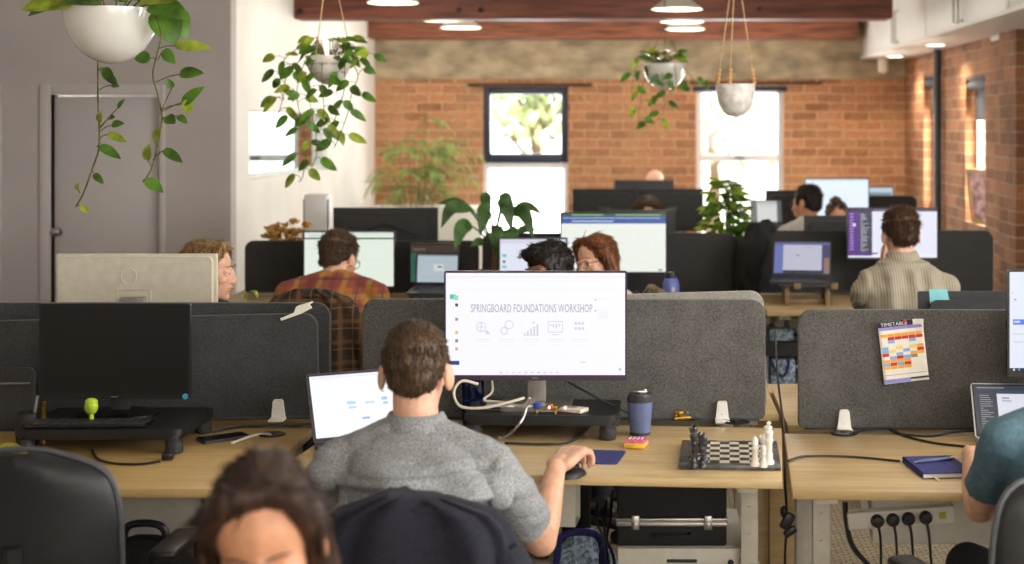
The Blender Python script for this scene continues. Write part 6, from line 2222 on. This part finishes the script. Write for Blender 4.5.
p = on(86, 426, ZL + .09)
lm_ = thing('figurine', 'small lime green figurine on the left monitor riser', 'figurine', (ax(85, 4.45), 4.5, ZL + .0755))
MB().lathe([(0, 0), (.014, 0), (.008, .006), (.0065, .03), (0, .03)], n=16).build('base', M['lime'], lm_)
MB().ell((0, 0, .052), (.02, .018, .024), None, 16).ell((0, 0, .066), (.019, .017, .013), None, 16).build('body', M['lime'], lm_)
kb = thing('keyboard', 'black keyboard lying on the left monitor riser', 'keyboard', (ax(92, 4.5), 4.475, ZL + .0755), R(2))
MB().box((0, 0, .006), (.36, .085, .011), None, .003).build('case', M['black_gloss'], kb)
km = MB()
for i in range(16):
    for j in range(5):
        km.box((-.165 + .022 * i, -.032 + .016 * j, .0135), (.018, .013, .004))
km.build('keys', M['dark'], kb)
p = on(45, 432, ZL)
hp_ = thing('pen_holder', 'small dark caddy with brass clip at the left edge of the desk', 'holder', (ax(20, 4.5), 4.56, ZL + EPS), R(8))
MB().box((0, 0, .05), (.06, .06, .1), None, .006).build('box', M['black'], hp_)
MB().tube([(.045, -.0, .0), (.045, 0, .11), (.05, -.01, .13)], .006, 8).build('brass_clip', M['brass'], hp_)
MB().tube([(.02, -.01, .09), (.03, -.01, .15)], .005, 8).build('pen', M['alu'], hp_)
sl = thing('laptop_sleeve', 'dark grey laptop sleeve leaning on the screen at the left edge', 'bag', (ax(0, 4.72), 4.76, ZL + EPS), R(4), rot=(R(-8), 0, R(4)))
MB().prism(rrect(-.17, 0, .08, .2, .025, 5), 0, .025).build('pouch', M['felt_dark'], sl)
MB().tube([(-.16, -.002, .15), (.07, -.002, .15)], .003, 6).build('zip', M['alu'], sl)
gb = thing('cloth', 'olive yellow cleaning cloth at the left edge behind the black chair', 'cloth', (ax(8, 4.42), 4.42, ZL + EPS))
cl = MB()
cl.chain([(-.06, 0, .014), (0, .01, .02), (.05, -.005, .012)], [.013, .018, .011], 12)
finish(remesh(cl, .005, 3), 'folds', mat('olive_cloth', (150, 140, 36), .9, var=.25, scale=60), gb, lambda c, n: c + n * noise.noise(c * 60) * .003)
wt_ = thing('paper_tag', 'folded white paper tag clipped over the top of the left screen', 'tag', (ax(297, 4.84), 4.84, az(311, 4.84)), 0, rot=(0, R(-16), 0))
MB().prism([(-.058, -.008), (-.01, -.002), (.0, .012), (.045, .012), (.05, -.004), (.012, -.012), (-.02, -.014), (-.056, -.016)], -.004, .002).build('flap', M['paper'], wt_)
MB().prism([(.0, -.002), (.045, .01), (.046, .014), (.0, .014)], .002, .05).build('fold', M['paper'], wt_)

# timetable pinned on the right screen
tt = thing('timetable', 'coloured paper timetable pinned on the grey felt screen at right', 'poster', (at(884.5, 383, 4.80).x + .04, 4.806, az(383, 4.806)), 0, rot=(0, R(-6.5), 0))
tw, tH = 45 * 4.806 / F, 62 * 4.806 / F
sh_ = MB()
NX, NZ = 10, 14


def bend(x, z):
    u, v = x / tw, z / tH
    k = max(0, u + v - 1.72)
    return -.001 - .006 * abs(u - .5) ** 2 * v - k * k * .3


vs = [(tw * i / NX - .04, bend(tw * i / NX, tH * j / NZ), tH * j / NZ) for j in range(NZ + 1) for i in range(NX + 1) ]
sh_.add(vs, [(j * (NX + 1) + i, j * (NX + 1) + i + 1, (j + 1) * (NX + 1) + i + 1, (j + 1) * (NX + 1) + i) for j in range(NZ) for i in range(NX)])
po = sh_.build('sheet', M['paper'], tt)
sol = po.modifiers.new('thickness', 'SOLIDIFY')
sol.thickness = .0006
PC_ = {'navy': (38, 34, 70), 'lil': (150, 148, 214), 'or': (240, 176, 74), 'red': (206, 54, 44), 'bl': (136, 178, 230), 'yl': (244, 214, 120), 'gr': (150, 146, 136), 'pk': (236, 150, 130)}
pm_ = {k: mat('print_' + k, v, .7, var=.02) for k, v in PC_.items()}
keys = list(PC_)
pr = MB()


def cell(u0, v0, u1, v1, c_):
    n = 3
    for q in range(n):
        a_, b_ = u0 + (u1 - u0) * q / n, u0 + (u1 - u0) * (q + 1) / n
        pts = [(a_, v0), (b_, v0), (b_, v1), (a_, v1)]
        pr.add([(u * tw - .04, bend(u * tw, (1 - v) * tH) - .0012, (1 - v) * tH) for u, v in pts], [(0, 1, 2, 3)], keys.index(c_))


cell(0, 0, .78, .09, 'navy')
cell(0, .09, .98, .14, 'lil')
for r_, row in enumerate(('oooooo', '.rrrrr', '.b..b.', '......', 'b.y.yo', 'by.b.r', 'r.b.oo', '.brbg.', 'oooo..', 'brbr..', 'oooo..')):
    for c_, ch_ in enumerate(row):
        if ch_ != '.':
            cell(.03 + .157 * c_, .2 + .052 * r_, .03 + .157 * c_ + .15, .2 + .052 * r_ + .05, {'o': 'or', 'r': 'red', 'b': 'bl', 'y': 'yl', 'g': 'gr'}[ch_])
cell(.02, .86, .98, .868, 'gr')
cell(0, .93, .6, .995, 'lil')
cell(.6, .93, 1, .96, 'navy')
pr.build('printed_cells', [pm_[k] for k in keys], po)
tx = MB()
tx.text('TIMETABLE', tw * .36 - .04, tH * .925, .0165, -.0042, sx=1.05)
tx.build('title', M['white'], po)
pn = thing('drawing_pin', 'red pin holding the top edge of the coloured timetable', 'pin', (at(905, 321, 4.80).x, 4.803, az(320.5, 4.803)))
MB().lathe([(0, 0), (.004, 0), (.004, .003), (.0055, .006), (0, .0065)], n=14, mtx=Euler((R(90), 0, 0)).to_matrix().to_4x4()).build('head', mat('red_plastic', (200, 40, 40), .4), pn)

# notebook and pen, cables on the right desk
n0, n1, n2, n3 = on(913, 482, ZR), on(962, 481, ZR), on(953, 459, ZR), on(904, 459.5, ZR)
c = (n0 + n1 + n2 + n3) / 4 + Vector((.012, 0, 0))
nw_, nd = .145, .21
bk = thing('notebook', 'navy notebook with elastic band and ribbon on the right desk', 'notebook', (c.x, c.y, ZR + EPS), R(6))
flip = Matrix(((1, 0, 0, 0), (0, 0, 1, 0), (0, 1, 0, 0), (0, 0, 0, 1)))
MB().prism(rrect(-nw_ / 2, -nd / 2, nw_ / 2, nd / 2, .006, 4), .013, .016, mtx=flip).prism(rrect(-nw_ / 2, -nd / 2, nw_ / 2, nd / 2, .006, 4), 0, .002, mtx=flip).box2((-nw_ / 2, -nd / 2 + .004, 0), (-nw_ / 2 + .003, nd / 2 - .004, .016)).build('cover', M['navy'], bk)
MB().box2((-nw_ / 2 + .003, -nd / 2 + .003, .002), (nw_ / 2 - .003, nd / 2 - .003, .013)).build('pages', M['paper'], bk)
MB().box2((nw_ / 2 - .022, -nd / 2 - .001, -.0005), (nw_ / 2 - .014, nd / 2 + .001, .0172)).build('elastic_band', M['black'], bk)
MB().add([(-.045, -nd / 2 + .01, .0082), (-.036, -nd / 2 + .01, .0082), (-.03, -nd / 2 - .03, .001), (-.039, -nd / 2 - .034, .001)], [(0, 1, 2, 3)]).build('ribbon', M['cream'], bk)
p = c + Vector((0, .02, .0165))
pe = thing('pen', 'silver blue ballpoint pen lying on the navy notebook', 'pen', (c.x - .0, c.y + .03, ZR + .0225), R(24))
MB().tube([(-.06, 0, 0), (-.054, 0, 0), (.05, 0, 0), (.062, 0, 0)], [.002, .0052, .0052, .004], 12).build('barrel', M['tumbler'], pe)
MB().box((.035, 0, .0065), (.04, .003, .0015)).build('clip', M['chrome'], pe)
MB().tube([(-.072, 0, -.001), (-.06, 0, 0)], [.0012, .0022], 8).build('tip', M['chrome'], pe)
MB().tube([(.05, 0, 0), (.06, 0, 0)], .0058, 10).build('button_collar', M['chrome'], pe)
cable('black cable crossing the right desk to the notebook', [on(788, 461, ZR + .004), on(802, 456.5, ZR + .004), on(830, 456, ZR + .004), on(862, 457.5, ZR + .004), on(900, 461, ZR + .004)], .0033, 'black')
cable('long black cable sweeping across the back of the right desk', [on(850, 434, ZR + .004), on(868, 430, ZR + .004), on(890, 429, ZR + .004), on(905, 436, ZR + .004), on(935, 443, ZR + .004), on(970, 447, ZR + .004)], .004, 'black')
cable('black cable loop at the foot of the timetable screen', [on(890, 430, ZR + .005), on(900, 434, ZR + .005), on(930, 436, ZR + .005), on(955, 432, ZR + .005), on(990, 430, ZR + .005)], .004, 'black')

# under the desks
pd = thing('drawer_pedestal', 'white drawer pedestal under the oak desk below the black case', 'drawers', (ax(682, 4.42), 4.44, 0))
pw = 128 * 4.44 / F
MB().box2((-pw / 2, .02, .02), (pw / 2, .46, .448), .003).build('body', M['whitemetal'], pd)
MB().box2((-pw / 2, .0, .24), (pw / 2, .018, .447), .003).build('drawer', M['whitemetal'], pd)
d2 = MB().box2((-pw / 2, .0, .03), (pw / 2, .018, .235), .003).build('drawer', M['whitemetal'], pd)
top_d = [c for c in pd.children if c.name.startswith('drawer')][0]
MB().box2((-.045, -.004, .405), (.045, .001, .415), .002).build('handle_slot', M['black'], top_d)
MB().box2((-.04, -.0025, .385), (.04, .0005, .4)).build('name_label', M['paper'], top_d)
MB().lathe([(0, 0), (.009, 0), (.009, .003), (0, .003)], n=16, mtx=Matrix.Translation((pw / 2 - .045, 0, .405)) @ Euler((R(90), 0, 0)).to_matrix().to_4x4()).box((pw / 2 - .045, -.01, .398), (.006, .012, .026)).build('lock_key', M['black'], top_d)
for sx in (-1, 1):
    for y in (.06, .42):
        MB().tube([(sx * (pw / 2 - .05) - .01, y, .012), (sx * (pw / 2 - .05) + .01, y, .012)], .012, 10).build('caster', M['black'], pd)
cs_ = thing('equipment_case', 'black equipment case with silver edging on the drawer pedestal', 'case', (ax(672, 4.4), 4.45, .4495))
cw = 110 * 4.45 / F
MB().box2((-cw / 2, 0, 0), (cw / 2, .3, .06), .008).build('lower_shell', M['black_matte'], cs_)
MB().box2((-cw / 2, 0, .083), (cw / 2, .3, .205), .01).build('lid', M['black_matte'], cs_)
ed = MB().box2((-cw / 2 - .002, -.002, .06), (cw / 2 + .002, .302, .069), .001).box2((-cw / 2 - .002, -.002, .074), (cw / 2 + .002, .302, .083), .001).box2((-cw / 2 + .002, .002, .069), (cw / 2 - .002, .298, .074))
ed.build('edge_trim', M['alu'], cs_)
for sx in (-.66, .66):
    MB().box((sx * cw / 2, -.006, .072), (.024, .01, .042), None, .003).box((sx * cw / 2, -.012, .064), (.014, .006, .018), None, .002).build('latch', M['alu'], cs_)
MB().tube(spline([(-.05, -.002, .04), (-.05, -.02, .036), (.05, -.02, .036), (.05, -.002, .04)], 4), .005, 8).build('carry_handle', M['black'], cs_)

bagp = at(585, 555, 4.95)
db = thing('bag', 'speckled blue fabric bag on the floor left of the drawer pedestal', 'bag', (bagp.x, 5.0, .0), R(5))
bm_ = MB()
bm_.chain([(-.12, 0, .1), (.0, .0, .16), (.1, 0, .1)], [.1, .13, .1], 14)
bm_.chain([(-.08, 0, .2), (0, .02, .27), (.06, 0, .2)], [.07, .08, .07], 14)
finish(remesh(bm_, .01, 4), 'cloth', M['denim'], db, lambda c, n: Vector((c.x, c.y, max(.002, c.z))) + n * noise.noise(c * 14) * .015)
MB().tube(spline([(-.1, -.07, .26), (-.08, -.1, .36), (.03, -.1, .36), (.06, -.07, .26)], 6), .012, 8).build('strap', M['navy'], db)
ub = thing('tote_bag', 'pale blue patterned tote bag under the cream shirt man\'s desk', 'bag', (ax(783, 7.72), 7.86, .0))
tz0, tz1 = .16, az(359, 7.8)
MB().box2((-.06, -.05, .0), (.075, .09, tz1), .02).build('sack', M['denim'], ub)
MB().tube(spline([(-.055, -.052, tz1), (-.03, -.058, tz1 - .06), (.01, -.06, tz1 - .09), (.035, -.058, tz1 - .04), (.04, -.055, tz1)], 6), .006, 8).build('handle', M['navy'], ub)
bx = thing('cable_box', 'black shelf unit with blue folded cloth under the cream shirt man\'s desk', 'shelf', (ax(783, 7.72), 7.86, 0))
MB().box2((-.1, -.07, .70), (.12, .2, .715)).box2((-.1, -.07, tz1 + .015), (.12, .2, tz1 + .085)).box2((-.1, -.07, 0), (-.09, .2, .70)).box2((.11, -.07, 0), (.12, .2, .70)).build('carcass', M['dark'], bx)
MB().box((0.0, .03, tz1 + .087 + .035), (.13, .16, .066), None, .015).build('folded_cloth', M['denim'], bx)
oc = thing('storage_box', 'oak coloured box standing in the gap behind the grey screens', 'box', (ax(781, 5.7), 5.62, 0))
zt = az(394, 5.6)
MB().box2((-.05, 0, 0), (.085, .2, zt), .003).build('front', M['oak'], oc)
MB().box2((-.1, .02, 0), (-.052, .2, zt + .03), .003).build('side_board', M['oak'], oc)
MB().box2((-.09, .0185, zt - .05), (-.056, .0205, zt - .01)).build('label', M['paper'], oc)

pb_ = thing('power_board', 'white power board with four black plugs under the right desk', 'power board', (ax(900, 4.39), 4.385, az(516, 4.39)), R(-3), rot=(0, R(-5), R(-3)))
MB().box((0, 0, 0), (.31, .045, .05), None, .006).build('strip', M['white'], pb_)
for k, x in enumerate((-.07, -.025, .02, .07)):
    q = MB().lathe([(0, 0), (.018, 0), (.02, .012), (.015, .03), (0, .032)], n=18, mtx=Matrix.Translation((x, -.0226, 0)) @ Euler((R(90), 0, 0)).to_matrix().to_4x4())
    q.tube(spline([(x, -.05, -.008), (x + .002, -.06, -.05), (x - .006 + .003 * k, -.05, -.16), (x - .02 + .012 * k, -.03, -.3)], 6), .004, 6)
    q.build('plug', M['black'], pb_)
MB().box((.12, -.0235, 0), (.02, .003, .02), None, .001).build('switch', mat('lime_switch', (190, 200, 80), .4), pb_)
for sx in (-.1, .1):
    MB().box2((sx - .012, .012, .02), (sx + .012, .024, ZR - .027 - az(516, 4.39)), .002).build('hanger', M['whitemetal'], pb_)
cable('thick black cable hanging down from the right desk edge', [at(845, 502, 4.4), at(846, 520, 4.4), at(852, 545, 4.4), at(868, 565, 4.4), at(890, 590, 4.4), at(895, 626, 4.42)], .008, 'black')
cable('thin black cable hanging in the gap between the two oak desks', [at(775, 330, 5.4), at(778, 380, 5.2), at(784, 430, 5.0), at(785, 480, 4.6), at(787, 520, 4.45), at(785, 560, 4.45), at(786, 640, 4.5)], .004, 'black')
kn = thing('cable_plug', 'black plug bundle hanging between the two oak desks', 'plug', at(787, 520, 4.45) + Vector((0, -.012, 0)))
MB().box((0, 0, 0), (.03, .024, .05), (0, .5, 0), .005).box((.008, -.004, -.03), (.04, .02, .02), (0, -.6, 0), .004).ell((-.01, 0, .028), (.012, .012, .018)).build('plugs', M['black'], kn)
for lab, x0_ in (('black cables hanging below the desk beside the speckled bag', 598), ('second black cable hanging below the desk beside the black case', 612), ('third black cable crossing below the desk near the black case', 606)):
    cable(lab, [at(x0_, 500, 4.75), at(x0_ - 2, 520, 4.72), at(x0_ + 6 - (x0_ - 598) * .8, 540, 4.7), at(x0_ + 2, 560, 4.7), at(x0_ + 8, 620, 4.8)], .005, 'black')
for lab, pts in (('black cable hanging down below the left desk top', [(150, 500), (140, 512), (128, 524), (126, 560)]), ('curled black cable hanging below the left desk', [(161, 500), (153, 513), (158, 524), (172, 530)]), ('straight black cable hanging below the left desk near the woman', [(193, 500), (193, 516), (196, 535), (192, 600)])):
    cable(lab, [at(x, y, 4.45) for x, y in pts], .005, 'black')
bgp = thing('backpack', 'black backpack on the floor under the left desk', 'bag', (ax(150, 4.25), 4.22, 0))
bm_ = MB()
bm_.chain([(-.14, 0, .17), (0, 0, .2), (.13, 0, .17)], [.15, .18, .15], 16)
bm_.chain([(-.1, 0, .36), (.0, .0, .42), (.1, 0, .36)], [.11, .13, .11], 16)
finish(remesh(bm_, .012, 4), 'sack', M['black_cloth'], bgp, lambda c, n: Vector((c.x, c.y, max(.002, c.z))) + n * noise.noise(c * 10) * .014)
MB().tube(spline([(-.06, -.02, .51), (-.04, -.03, .58), (.05, -.03, .58), (.07, -.02, .51)], 6), .011, 8).build('grab_handle', M['black'], bgp)
MB().box((-.01, -.13, .4), (.12, .012, .03), (R(-20), 0, 0), .004).build('grey_patch', M['alu'], bgp)

# second row: water bottle, bag, papers
p = at(671, 297, 7.7)
wb = thing('water_bottle', 'violet blue water bottle with black cap on the middle row', 'bottle', (ax(671, 7.75), 7.75, ZB + EPS))
s = 7.75 / F
zt = az(278, 7.75) - ZB
MB().lathe([(0, 0), (8 * s, 0), (8.3 * s, .01), (8.3 * s, zt - .03), (6 * s, zt), (5 * s, zt + .003)], n=28).build('flask', M['blue'], wb)
MB().lathe([(6 * s, zt), (6.2 * s, zt + .02), (5.5 * s, zt + .03), (0, zt + .032)], n=24).tube(spline([(-5 * s, 0, zt + .02), (-3 * s, 0, zt + .045), (3 * s, 0, zt + .045), (5 * s, 0, zt + .02)], 4), .005, 8).build('cap', M['black'], wb)
MB().ell((2 * s, -8.2 * s, zt * .6), (.009, .002, .014), None, 12).build('logo_mark', M['cream'], wb)
kb2 = thing('pouch', 'crumpled tan and black pouch left of the violet blue water bottle', 'bag', (ax(655, 7.7), 7.68, ZB + EPS))
zz = az(283, 7.7) - ZB
bm_ = MB().chain([(-.03, 0, .05), (-.015, 0, zz - .04), (.02, 0, .05)], [.045, .035, .045], 12)
finish(remesh(bm_, .008, 3), 'cloth', mat('tan_cloth', (120, 108, 88), .9, var=.4, scale=16), kb2, lambda c, n: Vector((c.x, c.y, max(.001, c.z))) + n * noise.noise(c * 22) * .008)
MB().tube(spline([(-.03, -.02, zz - .02), (-.05, -.03, zz * .6), (-.06, -.02, .04)], 5), .006, 6).build('strap', M['black'], kb2)
cable('black cable bundle lying right of the spreadsheet monitor foot', [Vector((ax(626, 7.8), 7.75, ZB + .006)), Vector((ax(634, 7.8), 7.72, ZB + .06)), Vector((ax(641, 7.8), 7.75, ZB + .07)), Vector((ax(646, 7.8), 7.8, ZB + .006))], .007, 'black')
